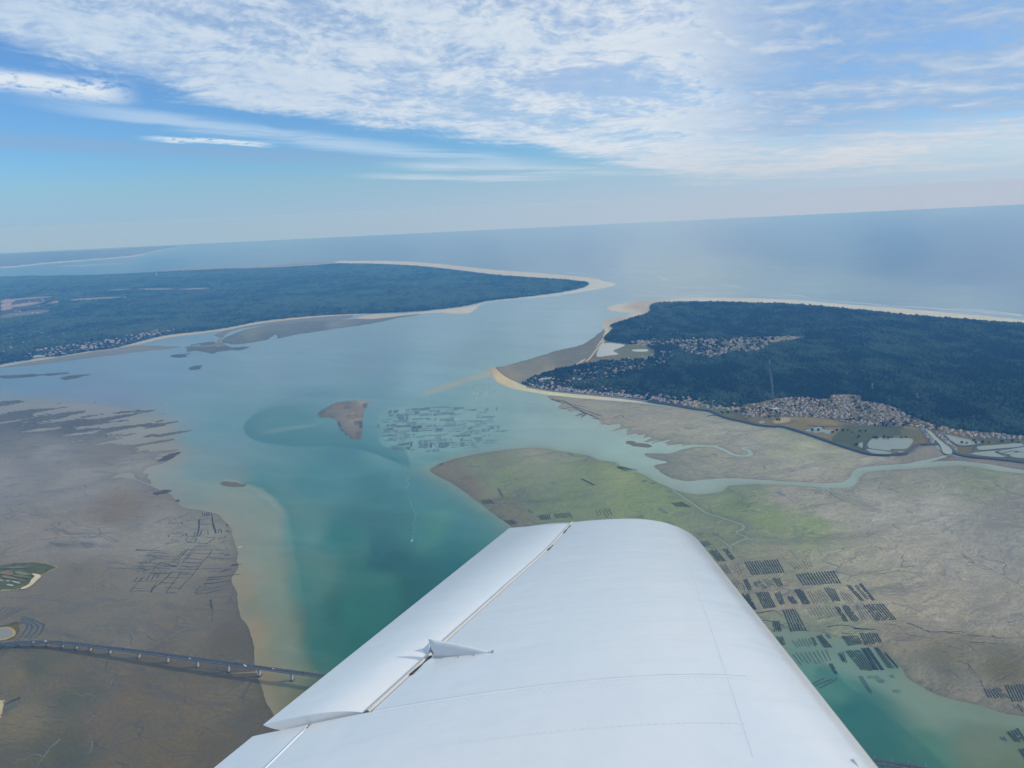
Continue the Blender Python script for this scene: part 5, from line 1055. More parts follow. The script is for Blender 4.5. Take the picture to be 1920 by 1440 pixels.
# ------------------------------------------------------------------ the bridge
BZ = 21.0
BPIX = [(-160,1232),(-70,1217),(0,1208.3),(50,1204.3),(93,1204.2),(133,1206.6),(183,1212.3),(233,1218.3),(300,1226.6),(367,1235.6),(433,1244.6),(500,1253.8),(567,1262.7),(603,1267.6),(1000,1325),(1400,1389),(1622,1424.5),(1720,1440),(2100,1501)]
def deck_z(px): return 9.0 + (BZ - 9.0) * float(sstep(-60, 430, np.float64(px)))
bp = cat_open(BPIX, 8); BC = np.array([gp(p[0], p[1], deck_z(p[0])) for p in bp])
def b_at(px):
    f_ = np.interp(px, bp[:, 0], np.arange(len(bp))); i = min(int(f_), len(bp) - 2); t = f_ - i; d = BC[i + 1] - BC[i]; d[2] = 0; d /= np.linalg.norm(d)
    return BC[i] * (1 - t) + BC[i + 1] * t, d
def sweep(name, prof, mat, par):
    """sweep a cross section (offset, height) along the deck"""
    d = np.gradient(BC[:, :2], axis=0); d /= np.linalg.norm(d, axis=1)[:, None]; nn = np.stack([-d[:, 1], d[:, 0]], 1); k_ = len(prof); v = []; f = []
    for i in range(len(BC)):
        for o_, z in prof: v.append((BC[i, 0] + nn[i, 0] * o_, BC[i, 1] + nn[i, 1] * o_, BC[i, 2] + z))
        if i:
            for j in range(k_): a = (i - 1) * k_ + j; b_ = (i - 1) * k_ + (j + 1) % k_; f.append((a, a + k_, b_ + k_, b_))
    f += [tuple(range(k_)), tuple(reversed(range(len(v) - k_, len(v))))]
    m = MB(); m.add(v, f); o = add_obj(name, m.make(name), mat, par); return o
BR = empty("road_bridge", (0, 0, 0), "long low road bridge on pale piers crossing from mudflat to channel", "bridge")
sweep("box_girder", [(-3.2, -3.4), (3.2, -3.4), (3.6, -.7), (5.6, -.42), (5.6, 0), (-5.6, 0), (-5.6, -.42), (-3.6, -.7)], DECKC, BR)
sweep("carriageway", [(-4.0, .02), (4.0, .02), (4.0, .06), (-4.0, .06)], ASPH, BR)
for s_ in (-1, 1):
    sweep("footway", [(s_ * 4.02, .0), (s_ * 5.4, .0), (s_ * 5.4, .2), (s_ * 4.02, .2)][::s_], ASPH, BR)
    sweep("parapet", [(s_ * 5.42, .2), (s_ * 5.72, -.3), (s_ * 5.72, .95), (s_ * 5.42, .95)][::s_], DECKC, BR)
    sweep("edge_line", [(s_ * 3.6, .062), (s_ * 3.8, .062), (s_ * 3.8, .066), (s_ * 3.6, .066)][::s_], WLINE, BR)
m = MB()
for i in range(4, len(BC) - 4): 
    d = BC[i + 1] - BC[i]; Ln = np.linalg.norm(d); a = math.atan2(d[1], d[0])
    for s_ in np.arange(0, Ln, 13): 
        c_ = BC[i] + d * s_ / Ln; m.box((c_[0], c_[1], c_[2] + .066), (3.5, .18, .006), a)
add_obj("centre_dashes", m.make("centre_dashes"), WLINE, BR, 'stuff')
p0, _ = b_at(546); p1, _ = b_at(485); 
pier_x = [-60, -30, 0, 30, 60, 87, 116, 142, 168, 205, 259, 313, 369, 427, 485, 546, 609, 673, 738, 805, 873, 943, 1015, 1088, 1163, 1240, 1319, 1400, 1483, 1568, 1655, 1745]
for i, px in enumerate(pier_x):
    c_, d = b_at(px); a = math.atan2(d[1], d[0]); ztop = c_[2] - 3.4; m = MB()
    m.box((c_[0], c_[1], (ztop - 2) / 2), (3.4, 6.4, ztop + 2), a, 0, .92)
    o = add_obj("pier", m.make("pier"), CONC, BR)
    m = MB(); m.box((c_[0], c_[1], .2), (7.5, 11, 2.6), a, 0, .9); add_obj("pier_footing", m.make("pier_footing"), DIKEM, o)
    m = MB(); m.box((c_[0], c_[1], ztop - .5), (4.2, 7.4, 1.0), a); add_obj("pier_cap", m.make("pier_cap"), CONC, o)
# street lamps stand in turn on both parapets
lm = MB(); lm.tube([(0, 0, 0), (0, 0, 7.4), (.35, 0, 8.0), (1.9, 0, 8.3)], [.17, .12, .1, .08], 6); lmm = lm.make("pole"); lmm.materials.append(STEEL)
lh = MB(); lh.box((2.2, 0, 8.3), (1.2, .45, .22)); lhm = lh.make("lamp_head"); lhm.materials.append(STEEL)
lpx = [-20, 8, 36, 64, 94] + [123 + 29.3 * i for i in range(17)] + [1640, 1672, 1704, 1736]
for i, px in enumerate(lpx):
    for s_ in ((1, -1) if i % 2 else (1,)):
        c_, d = b_at(px); nn = np.array([-d[1], d[0]]) * 5.3 * s_
        e = empty("street_lamp", (c_[0] + nn[0], c_[1] + nn[1], c_[2] + .2), f"thin grey street lamp on the bridge's {'far' if s_ > 0 else 'near'} side, {'on the left curve' if px < 130 else 'over the brown mud' if px < 340 else 'left of the big white van' if px < 480 else 'over water beside the wing' if px < 900 else 'right of the wing'}", "street lamp", "street lamps along the far side of the bridge" if s_ > 0 else "street lamps along the near side of the bridge", math.atan2(-nn[1], -nn[0]))
        for me in (lmm, lhm): o = bpy.data.objects.new(me.name, me); COL.objects.link(o); o.parent = e
# traffic
def car_parts(kind):
    L_, W_, hb, hc, c0, c1 = {"car": (4.3, 1.75, .62, .58, -.42, .3), "van": (5.6, 2.0, .9, 1.25, -.48, .34), "truck": (7.5, 2.3, 1.0, 2.0, -.49, .2)}[kind]; P = {}
    def body(m):
        z0 = .32; z1 = z0 + hb; z2 = z1 + hc; b = W_ / 2; x0, x1 = -L_ / 2, L_ / 2; ca, cb = c0 * L_, c1 * L_
        pr = [(x0, z0), (x1, z0), (x1, z0 + hb * .75), (x1 - .25, z1 - .05), (cb + .45, z1), (cb - .15, z2), (ca + .25, z2), (ca - .02, z1), (x0, z1 - .05)]
        n = len(pr); v = [(x, -b * (.86 if z > z1 + .1 else 1), z) for x, z in pr] + [(x, b * (.86 if z > z1 + .1 else 1), z) for x, z in pr]
        m.add(v, [tuple(range(n)), tuple(reversed(range(n, 2 * n)))] + [(i, i + n, (i + 1) % n + n, (i + 1) % n) for i in range(n)])
    m = MB(); body(m); P["body"] = m.make("body")
    z1 = .32 + hb; m = MB(); 
    for s_ in (-1, 1): m.box(((c0 + c1) / 2 * L_ + .2, s_ * W_ * .455, z1 + hc * .5), ((c1 - c0) * L_ * (.62 if kind == "car" else .2), .06, hc * .5))
    m.box((c1 * L_ + .22, 0, z1 + hc * .45), (.1, W_ * .78, hc * .6)); P["windows"] = m.make("windows")
    w = MB(); w.tube([(0, -.1, 0), (0, .1, 0)], .33, 10); P["wheel"] = w.make("wheel"); P["wheel"].materials.append(RUBBER); P["windows"].materials.append(GLASSD)
    return P, L_, W_
CARS = {k_: car_parts(k_) for k_ in ("car", "van", "truck")}
def vehicle(px, lane, kind, mat, name, label, cat):
    c_, d = b_at(px); nn = np.array([-d[1], d[0]]) * 1.9 * lane; P, L_, W_ = CARS[kind]
    e = empty(name, (c_[0] + nn[0], c_[1] + nn[1], c_[2] + .06), label, cat, "traffic on the bridge", math.atan2(d[1], d[0]) + (math.pi if lane > 0 else 0))
    me = P["body"].copy(); me.materials.clear(); me.materials.append(mat)
    for nm, mm in (("body", me), ("windows", P["windows"])): o = bpy.data.objects.new(nm, mm); COL.objects.link(o); o.parent = e
    for sx in (-.31, .31):
        for sy in (-1, 1): o = bpy.data.objects.new("wheel", P["wheel"]); COL.objects.link(o); o.parent = e; o.location = (sx * L_, sy * W_ * .45, .33)
for a in ((84, 1, "van", CARW, "parked_van", "white van on the curving left end of the bridge", "van"), (356.5, -1, "car", CARW, "white_car", "small white car midway along the bridge's visible stretch", "car"), (460.5, -1, "truck", CARW, "white_truck", "large white box van on the bridge, right of the piers in mud", "van"),
          (511, 1, "car", CARW, "white_car", "white car on the bridge nearest the wing", "car"), (443, 1, "car", CARD, "dark_car", "dark car just left of the large white van", "car"), (230, 1, "car", CARD, "dark_car", "dark car where the bridge straightens out", "car"),
          (181, -1, "car", CARD, "dark_car", "dark car on the bridge beside the short piers", "car"), (277, -1, "car", CARD, "dark_car", "dark car a little left of the small white car", "car"), (64, -1, "car", CARW, "pale_car", "tiny pale car left of the white van on the curve", "car")):
    vehicle(*a[:4], "van" if a[2] != "car" else "car", *a[5:])

# ------------------------------------------------------------------ boats
def boat_parts(L_, mast_h):
    P = {}; m = MB(); b = L_ * .16; n = 7; v = []
    for i in range(n):
        t = i / (n - 1); x = -L_ / 2 + L_ * t; w = b * (1 - max(0, t - .45) ** 2 * 3.2) * (.85 + .15 * min(1, t * 4)); w = max(w, .03); s_ = L_ * (.085 + .05 * t * t)
        v += [(x, -w, s_), (x, -w * .7, -.2), (x, 0, -.45 + .3 * t ** 3), (x, w * .7, -.2), (x, w, s_)]
    f = [((i - 1) * 5 + j, i * 5 + j, i * 5 + j + 1, (i - 1) * 5 + j + 1) for i in range(1, n) for j in range(4)] + [((i - 1) * 5, (i - 1) * 5 + 4, i * 5 + 4, i * 5) for i in range(1, n)] + [(0, 1, 2, 3, 4)]
    m.add(v, f); P["hull"] = m.make("hull")
    m = MB(); m.box((-.05 * L_, 0, L_ * .17), (L_ * .3, b * 1.2, L_ * .15), 0, 0, .8); P["cabin"] = m.make("cabin")
    m = MB(); m.box((.06 * L_, 0, L_ * .19), (L_ * .1, b * 1.24, L_ * .06)); P["cabin_windows"] = m.make("cabin_windows")
    if mast_h: m = MB(); m.tube([(0.05 * L_, 0, .5), (0.05 * L_, 0, mast_h)], [.1, .05], 6); m.tube([(0.05 * L_, 0, 1.6), (-.4 * L_, 0, 1.7)], .06, 6); P["mast"] = m.make("mast")
    return P
BT = [boat_parts(11, 0), boat_parts(8, 10)]
for P in BT:
    for nm, me in P.items(): me.materials.append({"hull": CARW, "cabin": CARW, "cabin_windows": GLASSD, "mast": STEEL}[nm])
DKH = BT[1]["hull"].copy(); DKH.materials.clear(); DKH.materials.append(CARD)
def boat(px, py, v_, rz, label, group=None, dark=False):
    e = empty("boat" if v_ == 0 else "moored_boat", gp(px, py, 0.0), label, "boat", group, rz)
    for nm, me in BT[v_].items(): o = bpy.data.objects.new(nm, DKH if dark and nm == "hull" else me); COL.objects.link(o); o.parent = e
boat(772.5, 1014, 0, 1.3, "white motor boat at the head of a foam line in the green channel")
boat(853, 774, 0, .3, "white boat beside the oyster racks in mid channel")
boat(1085, 632, 0, .2, "tiny boat off the wooded point in the strait")
boat(1083, 627, 0, .9, "farther tiny boat off the wooded point")
boat(450, 1026, 0, .5, "tiny white boat at the edge of the left mudflat")
for i in range(34):
    x = 905 + 22 * RNG.randn() * .8; y = 733 + 9 * RNG.randn()
    x = min(max(x, 868), 945); y = min(max(y, 712), 752)
    if x > 930 and y > 726: x -= 25
    boat(x, y, 1, .4 + .2 * RNG.randn(), "small dark moored boat in the anchorage off the sandy point" if i % 3 else "small pale moored boat in the anchorage off the sandy point", "boats moored off the sandy point", bool(i % 3))

# ------------------------------------------------------------------ lines on the flats: gullies, ruined oyster parks, foam
def wob(P, amp, n=6, seed=0):
    P = cat_open(P, n); rr = np.random.RandomState(seed); t = np.cumsum(rr.randn(len(P), 2), 0); t -= np.linspace(0, 1, len(P))[:, None] * t[-1]
    return P + t * amp
class Lines:
    def __init__(s): s.m = MB()
    def add(s, P, w, amp=.25, z=.735, seed=0, taper=True):
        Q = wob(P, amp, 6, seed); g = gpl(Q, z); ww = w * .75 * (np.linspace(1, .25, len(g)) if taper else np.ones(len(g))) * (.7 + .6 * RNG.rand(len(g))); s.m.ribbon(g, ww, z)
GUL = Lines(); D2 = ((0, 860), 2.483)
F2 = lambda pts: fr(*A2, pts); G7 = lambda pts: fr((1600, 1040), 6.0, pts); Z1 = lambda pts: fr((0, 1030), 8.0, pts); Z2 = lambda pts: fr((0, 1270), 8.0, pts); Z3 = lambda pts: fr((200, 930), 6.857, pts)
for i, (P, w) in enumerate([(G7([(1240,0),(1330,70),(1350,100),(1480,140),(1600,200),(1700,240),(1800,310),(1930,390),(2100,470)]), 4), (G7([(1340,95),(1250,90),(1200,75)]), 2.5), (G7([(1440,20),(1500,55),(1600,70),(1690,85),(1730,110),(1800,120)]), 3.5), (G7([(1725,110),(1690,160),(1705,220)]), 3), (G7([(1720,150),(1800,155),(1900,190)]), 2),
    (G7([(430,530),(480,558),(570,580),(700,625),(800,670),(880,725),(930,775),(980,790)]), 3), (G7([(440,555),(520,560),(620,570)]), 2), (G7([(330,215),(440,190),(560,188),(660,200),(820,215)]), 2.5), (G7([(530,205),(600,265)]), 2), (G7([(640,200),(750,238),(830,320)]), 2.5), (G7([(1840,330),(1860,280),(1900,265)]), 2), (G7([(1740,770),(1830,750),(1930,730)]), 3), (G7([(1760,685),(1860,672),(1930,700)]), 2.5), (G7([(1740,785),(1930,795)]), 2),
    (G7([(590,770),(700,785),(830,840),(980,850),(1100,855),(1200,850),(1260,880),(1400,905),(1560,920),(1700,940),(1900,930)]), 7), (G7([(1050,880),(1200,895),(1320,910),(1460,915)]), 6), (G7([(1560,915),(1640,950),(1700,935)]), 9), (G7([(580,890),(700,915),(860,935)]), 4), (G7([(1300,975),(1480,985),(1640,1005),(1760,1020)]), 6), (G7([(1050,1030),(1150,1045),(1250,1090)]), 4), (G7([(1270,990),(1330,1050),(1400,1100),(1420,1130)]), 3),
    (G7([(1170,1200),(1250,1230),(1300,1255),(1330,1300),(1400,1370),(1440,1410),(1445,1450)]), 4), (G7([(1300,1260),(1290,1210),(1330,1185)]), 3), (G7([(0,830),(120,835),(200,840),(300,850)]), 10), (F2([(830,735),(930,730),(1000,745),(1090,740)]), 8), (F2([(900,765),(960,768)]), 8), (F2([(470,668),(560,660),(610,680)]), 9), (F2([(480,700),(560,705),(620,735)]), 7),
    (F2([(840,55),(880,90),(950,118),(1020,150),(1060,180),(1150,190)]), 3), (F2([(1020,150),(1100,165),(1180,180),(1300,180)]), 2.5), (F2([(950,118),(1000,130),(1050,140)]), 2), (F2([(1020,270),(1100,255),(1200,260),(1300,285)]), 2), (F2([(1100,255),(1180,275)]), 2), (F2([(1300,0),(1400,15),(1500,25),(1650,60),(1750,120)]), 2.2), (F2([(1610,1035),(1590,1000),(1540,950),(1555,930)]), 2.5), (F2([(890,170),(945,172)]), 4),
    (F2([(1180,450),(1280,465),(1330,470)]), 2), (F2([(1060,475),(1150,460),(1220,458)]), 2), (F2([(1500,365),(1560,420),(1640,455),(1720,490),(1813,545)]), 2.5), (F2([(1600,375),(1640,400),(1720,415),(1715,470)]), 2),
    # left flat
    (Z1([(90,722),(300,718),(480,715),(640,730),(760,745),(880,760),(960,780),(1080,790),(1200,795),(1330,785),(1450,795),(1560,785),(1690,765),(1920,755)]), 2.6), (Z3([(0,1310),(70,1335),(250,1330),(380,1320),(500,1290),(640,1278),(800,1280),(940,1280),(1060,1300)]), 2.4), (Z2([(1340,480),(1410,515),(1425,560),(1380,610),(1270,690),(1150,740),(1020,765)]), 2.2), (Z2([(1005,780),(980,840),(920,890),(880,930)]), 2.2), (Z2([(1285,375),(1410,395)]), 2), (Z2([(1340,245),(1405,262)]), 1.8), (Z2([(1460,180),(1470,200),(1560,200)]), 2), (Z2([(1690,50),(1680,120),(1640,150)]), 1.6), (Z2([(1700,45),(1790,42)]), 1.5),
    (Z2([(650,875),(690,890),(720,935)]), 2), (Z2([(300,920),(345,960)]), 2.2), (Z2([(0,930),(40,930),(35,965)]), 2.4), (Z2([(530,585),(620,600),(760,590),(880,600),(980,605)]), 3.2), (Z2([(640,660),(760,680),(860,660),(950,630)]), 3), (Z2([(650,700),(760,735),(820,700),(900,670)]), 2.8), (Z2([(870,310),(920,390),(980,435)]), 3), (Z2([(70,290),(160,270),(265,235)]), 3), (Z2([(20,240),(160,200)]), 2.4), (Z2([(340,320),(480,290),(640,260)]), 2), (Z2([(460,190),(560,165),(670,150)]), 2), (Z2([(0,700),(140,705),(300,720)]), 2.6), (Z2([(150,845),(350,850),(580,870)]), 1.8), (Z2([(700,430),(800,450),(880,455)]), 4),
    (fr(*D2, [(605,815),(615,840),(610,865),(640,890)]), 2.6), (fr(*D2, [(670,810),(700,835),(740,850),(790,840),(830,835)]), 2.4), (fr(*D2, [(690,830),(720,850)]), 2), (fr(*D2, [(815,735),(850,745),(880,780),(830,790)]), 2.4), (fr(*D2, [(820,755),(870,770)]), 2), (fr(*D2, [(920,775),(960,750),(985,745)]), 2.4), (fr(*D2, [(980,655),(985,700),(988,740),(985,765)]), 5), (fr(*D2, [(1050,1175),(1090,1190),(1110,1220),(1140,1215),(1155,1230)]), 2), (fr(*D2, [(1170,1250),(1200,1230)]), 1.6), (fr(*D2, [(960,1215),(1040,1195),(1110,1190)]), 1.5), (fr(*D2, [(500,985),(530,960),(545,1010),(515,1060)]), 2), (fr(*D2, [(510,1060),(550,1050),(540,1075)]), 1.8),
    (fr(*D2, [(0,215),(90,212),(180,195),(260,165),(360,145)]), 3.2), (fr(*D2, [(0,225),(60,222)]), 2), (fr(*D2, [(0,290),(60,283),(120,290),(135,305),(90,320),(20,322)]), 2.4), (fr(*D2, [(0,350),(100,335),(180,310),(290,285),(430,262)]), 2.2), (fr(*D2, [(280,275),(350,265),(450,240)]), 2.4), (fr(*D2, [(360,110),(480,95),(620,80)]), 2), (fr(*D2, [(60,595),(200,590),(400,600),(560,605)]), 1.8), (fr(*D2, [(850,1360),(900,1290),(930,1250)]), 1.6), (fr(*D2, [(940,1390),(1010,1320),(1060,1290)]), 1.8), (fr(*D2, [(780,1420),(830,1370),(860,1300)]), 1.6), (fr(*D2, [(980,1400),(1090,1340)]), 1.8)]):
    GUL.add(P, w * .8, .35 if w < 5 else .5, seed=i)
add_obj("gullies", GUL.m.make("gullies"), DARKMUD, kind='stuff', label="dark winding gullies and weed lines on the mudflats")
PAL = Lines()
for i, (P, w) in enumerate([(Z2([(1695,20),(1665,90),(1625,150)]), 3.5), (Z2([(1410,270),(1300,250),(1240,280),(1100,225),(980,280)]), 2.5), (Z2([(1420,570),(1370,620),(1260,700),(1130,745)]), 2.4), (Z2([(900,920),(840,970),(760,1030),(700,1100),(640,1180),(590,1270),(550,1350)]), 4.5), (Z2([(640,1180),(520,1165),(430,1210),(350,1240),(260,1240),(190,1340)]), 2.6), (Z2([(1385,960),(1370,1060),(1340,1130),(1290,1170)]), 3), (Z1([(480,720),(700,735),(900,765)]), 2), (fr(*D2, [(680,885),(850,800),(920,785),(1040,755),(1110,745)]), 2.5), (fr(*A2, [(660,385),(680,372)]), 4), (fr(*A2, [(0,0),(1,1)]), .1)][:-1]):
    PAL.add(P, w, .3, z=.74, seed=i + 200)
add_obj("pale_gullies", PAL.m.make("pale_gullies"), simple("wet_pale_mud", (.21, .19, .165), .5, .2, .1), kind='stuff', label="pale wet runnels winding over the near mudflat")
# walls of abandoned oyster parks
OLD = Lines()
for i, P in enumerate([[(300,1222),(540,1222)],[(300,1222),(410,1100),(450,1050)],[(330,1185),(420,1190),(480,1180)],[(560,1245),(620,1170),(700,1110),(780,1040),(840,970)],[(560,1230),(640,1110)],[(310,1100),(480,1098),(690,1092)],[(360,1095),(400,1040)],[(430,1090),(490,1030)],[(510,1085),(550,1020)],[(570,1080),(620,1010)],[(640,1060),(680,1000)],[(760,1245),(820,1160),(870,1100),(920,1030),(960,970)],[(760,1245),(900,1245)],[(750,1180),(940,1185)],[(930,1210),(1010,1110),(1080,1040),(1150,950),(1220,860),(1290,790),(1360,690)],
    [(700,1115),(900,1120)],[(740,1050),(920,1050),(1080,1040)],[(930,985),(1110,985)],[(930,1005),(1110,1008)],[(840,980),(940,980)],[(560,985),(700,985),(820,990)],[(550,1000),(800,1000)],[(580,970),(640,905),(690,850)],[(690,850),(830,855),(930,855)],[(690,862),(790,880),(900,905)],[(730,905),(905,910)],[(320,905),(480,905),(640,910)],[(380,935),(560,945)],[(0,925),(200,930),(400,940)],[(0,865),(100,860),(260,880)],[(640,930),(820,935)],[(660,960),(760,965)],[(830,850),(900,790),(970,730),(1040,680)],[(860,850),(940,790),(1010,720),(1060,685)],[(970,850),(1040,790),(1090,730),(1150,690)],
    [(1040,680),(1150,690),(1280,690),(1520,690),(1545,670)],[(960,755),(1040,755)],[(1100,740),(1230,740),(1400,740),(1580,750)],[(1010,800),(1230,820)],[(970,850),(1050,855),(1230,860)],[(950,905),(1170,910)],[(1160,940),(1340,935),(1480,930)],[(900,940),(1140,945)],[(1290,795),(1500,800)],[(500,770),(660,770),(880,785)],[(560,710),(690,650)],[(600,720),(770,740)],[(540,860),(580,820)],[(400,860),(520,860)],[(1130,1250),(1200,1160)],[(1130,1250),(1280,1200),(1480,1165)],[(1150,1260),(1300,1245),(1480,1200)],[(1020,580),(1050,525),(1130,520)],[(1020,590),(1130,600)],[(1130,590),(1160,540)],
    [(1180,300),(1185,400),(1170,470),(1150,520)],[(1195,300),(1190,440),(1160,520)],[(1360,260),(1370,380),(1400,480)],[(1350,300),(1385,400),(1410,480)],[(1200,370),(1350,360)],[(1200,440),(1280,430)],[(1300,430),(1305,500)],[(1140,460),(1120,520)],[(1220,450),(1190,515)],[(800,530),(800,490),(990,460)],[(840,430),(960,405)],[(790,355),(960,345)],[(1030,320),(1150,300)],[(960,330),(980,370)],[(1290,610),(1400,540)],[(1160,600),(1300,615)],[(1470,610),(1520,570)],[(1270,540),(1390,530)],[(1430,545),(1510,540),(1525,510)],[(950,530),(1020,480),(1030,520)],[(1330,1340),(1345,1440)],[(780,330),(1000,250),(1050,212)],[(620,340),(800,280)],[(760,620),(900,590)],[(820,560),(930,580)],[(1430,430),(1440,475)],[(1460,420),(1480,475)],[(1230,215),(1240,260)],[(1260,215),(1262,265)],[(1285,212),(1290,262)],[(1310,210),(1318,260)],[(1345,212),(1352,262)],[(1200,300),(1350,290)]]):
    OLD.add(Z3(P), 3.6 if i % 3 else 4.6, .12, z=.76, seed=i + 300, taper=False)
for i, P in enumerate([[(380,690),(520,700),(760,705)], [(1460,975),(1560,960),(1620,935)], [(1500,955),(1590,925)], [(1300,1050),(1500,1030),(1720,1005)], [(1250,1130),(1450,1100),(1620,1085)], [(1540,360),(1560,390)], [(1540,440),(1590,460)], [(1510,760),(1580,755)], [(1600,900),(1740,875)], [(1610,885),(1700,865)], [(1290,1080),(1500,1060)]]): OLD.add(Z3(P), 9, .3, z=.765, seed=i + 500)
Z4 = lambda pts: fr((960, 650), 3.692, pts)
for i, P in enumerate([[(270,362),(330,380),(300,372)], [(280,360),(360,375),(400,400)], [(350,430),(430,420),(480,450),(560,480)], [(420,410),(500,440),(620,480)], [(440,480),(500,460),(470,440)], [(480,490),(520,455)], [(540,470),(600,500)], [(400,400),(450,440)], [(710,490),(760,475),(770,490)], [(300,370),(380,390),(520,420)]]): OLD.add(Z4(P), 9, .15, z=.76, seed=i + 600, taper=False)
add_obj("old_oyster_parks", OLD.m.make("old_oyster_parks"), simple("weedy_stone_walls", (.048, .05, .056), .85, .4, .1), kind='stuff', label="dark ruled lines of abandoned oyster park walls on the mud")
# foam and surf
FO = Lines()
for i, P in enumerate([[(757,868),(762,890),(765,920),(772,945),(779,965)], [(779,965),(775,985),(773,1012)]]): 
    Q = wob(P, .5, 12, i + 5); g = gpl(Q, .03)
    for j in range(len(g) - 1):
        
            d = g[j + 1] - g[j]
            for h in range(2):
                if RNG.rand() < .6: a_ = g[j] + d * (h * .5 + RNG.rand() * .2) + RNG.randn(3) * [2.5, 2.5, 0]; FO.m.ribbon(np.stack([a_, a_ + d * (.12 + .25 * RNG.rand())]), .8 + 1.6 * RNG.rand(), .03)
for i, (P, w) in enumerate([([(1178,548),(1250,549.5),(1330,549),(1383,551)], 30), ([(1195,554),(1260,555.5),(1330,553.5)], 24), ([(1352,534.5),(1370,535.5),(1389,538.5)], 60), ([(1462,552),(1490,553.5),(1513,556)], 50), ([(1420,553),(1465,557),(1540,562)], 30), ([(1540,563),(1620,569),(1700,576)], 40), ([(1700,574),(1760,579),(1830,584),(1920,593)], 50), ([(1792,578),(1850,583),(1915,590)], 40), ([(1640,573),(1700,579),(1760,585)], 30), ([(1233,518),(1246,523),(1240,526)], 60), ([(1100,513),(1078,512),(1060,511)], 60), ([(1085,517),(1110,520),(1128,526)], 30), ([(1760,583),(1840,589.5),(1920,597.5)], 24)]):
    FO.add(P, w, .22, z=.04, seed=i + 700, taper=False)
add_obj("foam", FO.m.make("foam"), FOAMM, kind='stuff', label="white foam trail in the channel and surf off the ocean beach")

# ------------------------------------------------------------------ the marshy islet and shore at the left edge
region("islet", Z1([(-200,240),(0,238),(200,205),(450,190),(640,195),(780,235),(870,265),(850,290),(780,320),(700,365),(640,395),(590,430),(520,500),(440,560),(370,590),(300,600),(150,620),(0,635),(-200,650)]), LAND, 2.2, 12, 1.0, amp=1.5, asc=25,
    tintf=lambda X, Y, sd: np.where((sd > 4 + 6 * fbm(X / 18, Y / 18, 3, 5))[..., None], unlit(S(92,108,76), 60, 1080) * (1 + .9 * fbm(X / 14, Y / 14, 4, 8))[..., None], unlit(S(190,176,144), 60, 1090)), label="green marshy islet with ponds and a sandy shore")
sheet("sand_bar", Z1([(470,365),(560,368),(615,400),(570,450),(510,510),(440,560),(370,590),(310,595),(330,570),(430,520),(470,450),(520,400)]), SAND, 2.45, S(214,202,176), 3)
for i, (P, c_) in enumerate([([(0,335),(120,318),(200,350),(180,390),(0,360)],S(140,128,104)),([(215,345),(290,325),(430,360),(440,375),(330,385)],S(136,138,118)),([(190,380),(300,385),(460,415),(440,430),(240,405)],S(128,128,110)),([(20,395),(90,390),(240,430),(210,445),(60,425)],S(136,134,116)),([(250,435),(330,440),(400,470),(330,490),(230,455)],S(110,114,104)),([(170,480),(220,472),(310,500),(270,512)],S(160,166,140)),([(90,530),(130,518),(205,535),(180,552)],S(166,172,154)),([(0,452),(50,460),(40,472),(0,468)],S(176,174,150)),([(80,470),(130,458),(160,470),(110,482)],S(150,150,128)),([(40,268),(250,262),(440,262),(250,275)],S(140,140,128))]):
    sheet("pond", Z1(P), POND if i > 4 else LAND, 2.5, c_, 3)
IB = Lines()
for i, (P, w) in enumerate([([(0,372),(100,382),(220,405),(300,420)],3),([(205,340),(290,370),(420,385)],3),([(240,405),(340,430),(440,440)],3),([(60,425),(200,455),(330,495)],3),([(0,290),(150,280),(330,285),(450,300)],4)]): IB.add(Z1(P), w, .2, z=2.6, seed=i + 800, taper=False)
add_obj("marsh_banks", IB.m.make("marsh_banks"), simple("marsh_scrub", (.03, .04, .026), .9, .5, .2), kind='stuff', label="dark scrubby banks between the ponds of the islet")
# striped dikes and curved ponds by the bridge foot
RG = Lines(); RG2 = Lines()
for i, (P, w) in enumerate([([(-60,955),(20,905),(70,868)],5),([(-60,1005),(60,935),(150,868)],4),([(-40,1040),(100,960),(210,870)],3.6),([(0,1055),(160,955),(260,872)],3.2),([(60,1045),(220,940),(330,878)],3),([(130,1000),(260,930),(390,885)],2.4),([(200,960),(320,905),(420,890)],2)]): RG.add(Z1(P), w, .15, z=.8, seed=i + 820, taper=False)
for i in range(7):
    t = i / 6; P = [(300 - 10 * t + 20, 1010 + 90 * t), (430 - 40 * t, 1035 + 75 * t), (560 - 150 * t, 1090 + 55 * t), (650 - 255 * t, 1130 + 60 * t), (640 - 260 * t, 1200 + 10 * t), (590 - 250 * t, 1275 - 5 * t), (510 - 220 * t, 1340 - 10 * t)]
    (RG if i % 2 == 0 else RG2).add(Z1(P), 6.5 if i % 2 == 0 else 4.5, .12, z=.8 + .01 * i, seed=i + 840, taper=False)
add_obj("ridged_ponds", RG.m.make("ridged_ponds"), simple("weedy_ditch", (.035, .05, .05), .5, .5, .1), kind='stuff', label="dark curved and striped ditches beside the bridge's left end")
add_obj("ridges", RG2.m.make("ridges"), simple("muddy_ridge", (.17, .155, .13), .9, .3, .1), kind='stuff', label="pale ridges between the curved ditches")
region("shore_bank", Z1([(-200,1130),(0,1135),(100,1120),(180,1090),(260,1075),(330,1100),(300,1150),(320,1230),(280,1300),(240,1350),(150,1370),(-200,1385)]), LAND, 1.4, 8, 1.0, amp=1.2, asc=20, tintf=lambda X, Y, sd: (unlit(S(96,98,66), 20, 1185) * np.ones(X.shape + (1,))) * (1 + .9 * fbm(X / 12, Y / 12, 4, 18))[..., None])
sheet("track", Z1([(-200,1180),(0,1172),(110,1160),(190,1185),(235,1235),(220,1290),(150,1330),(60,1360),(-200,1375)]), SAND, 1.55, S(176,160,126), 3)
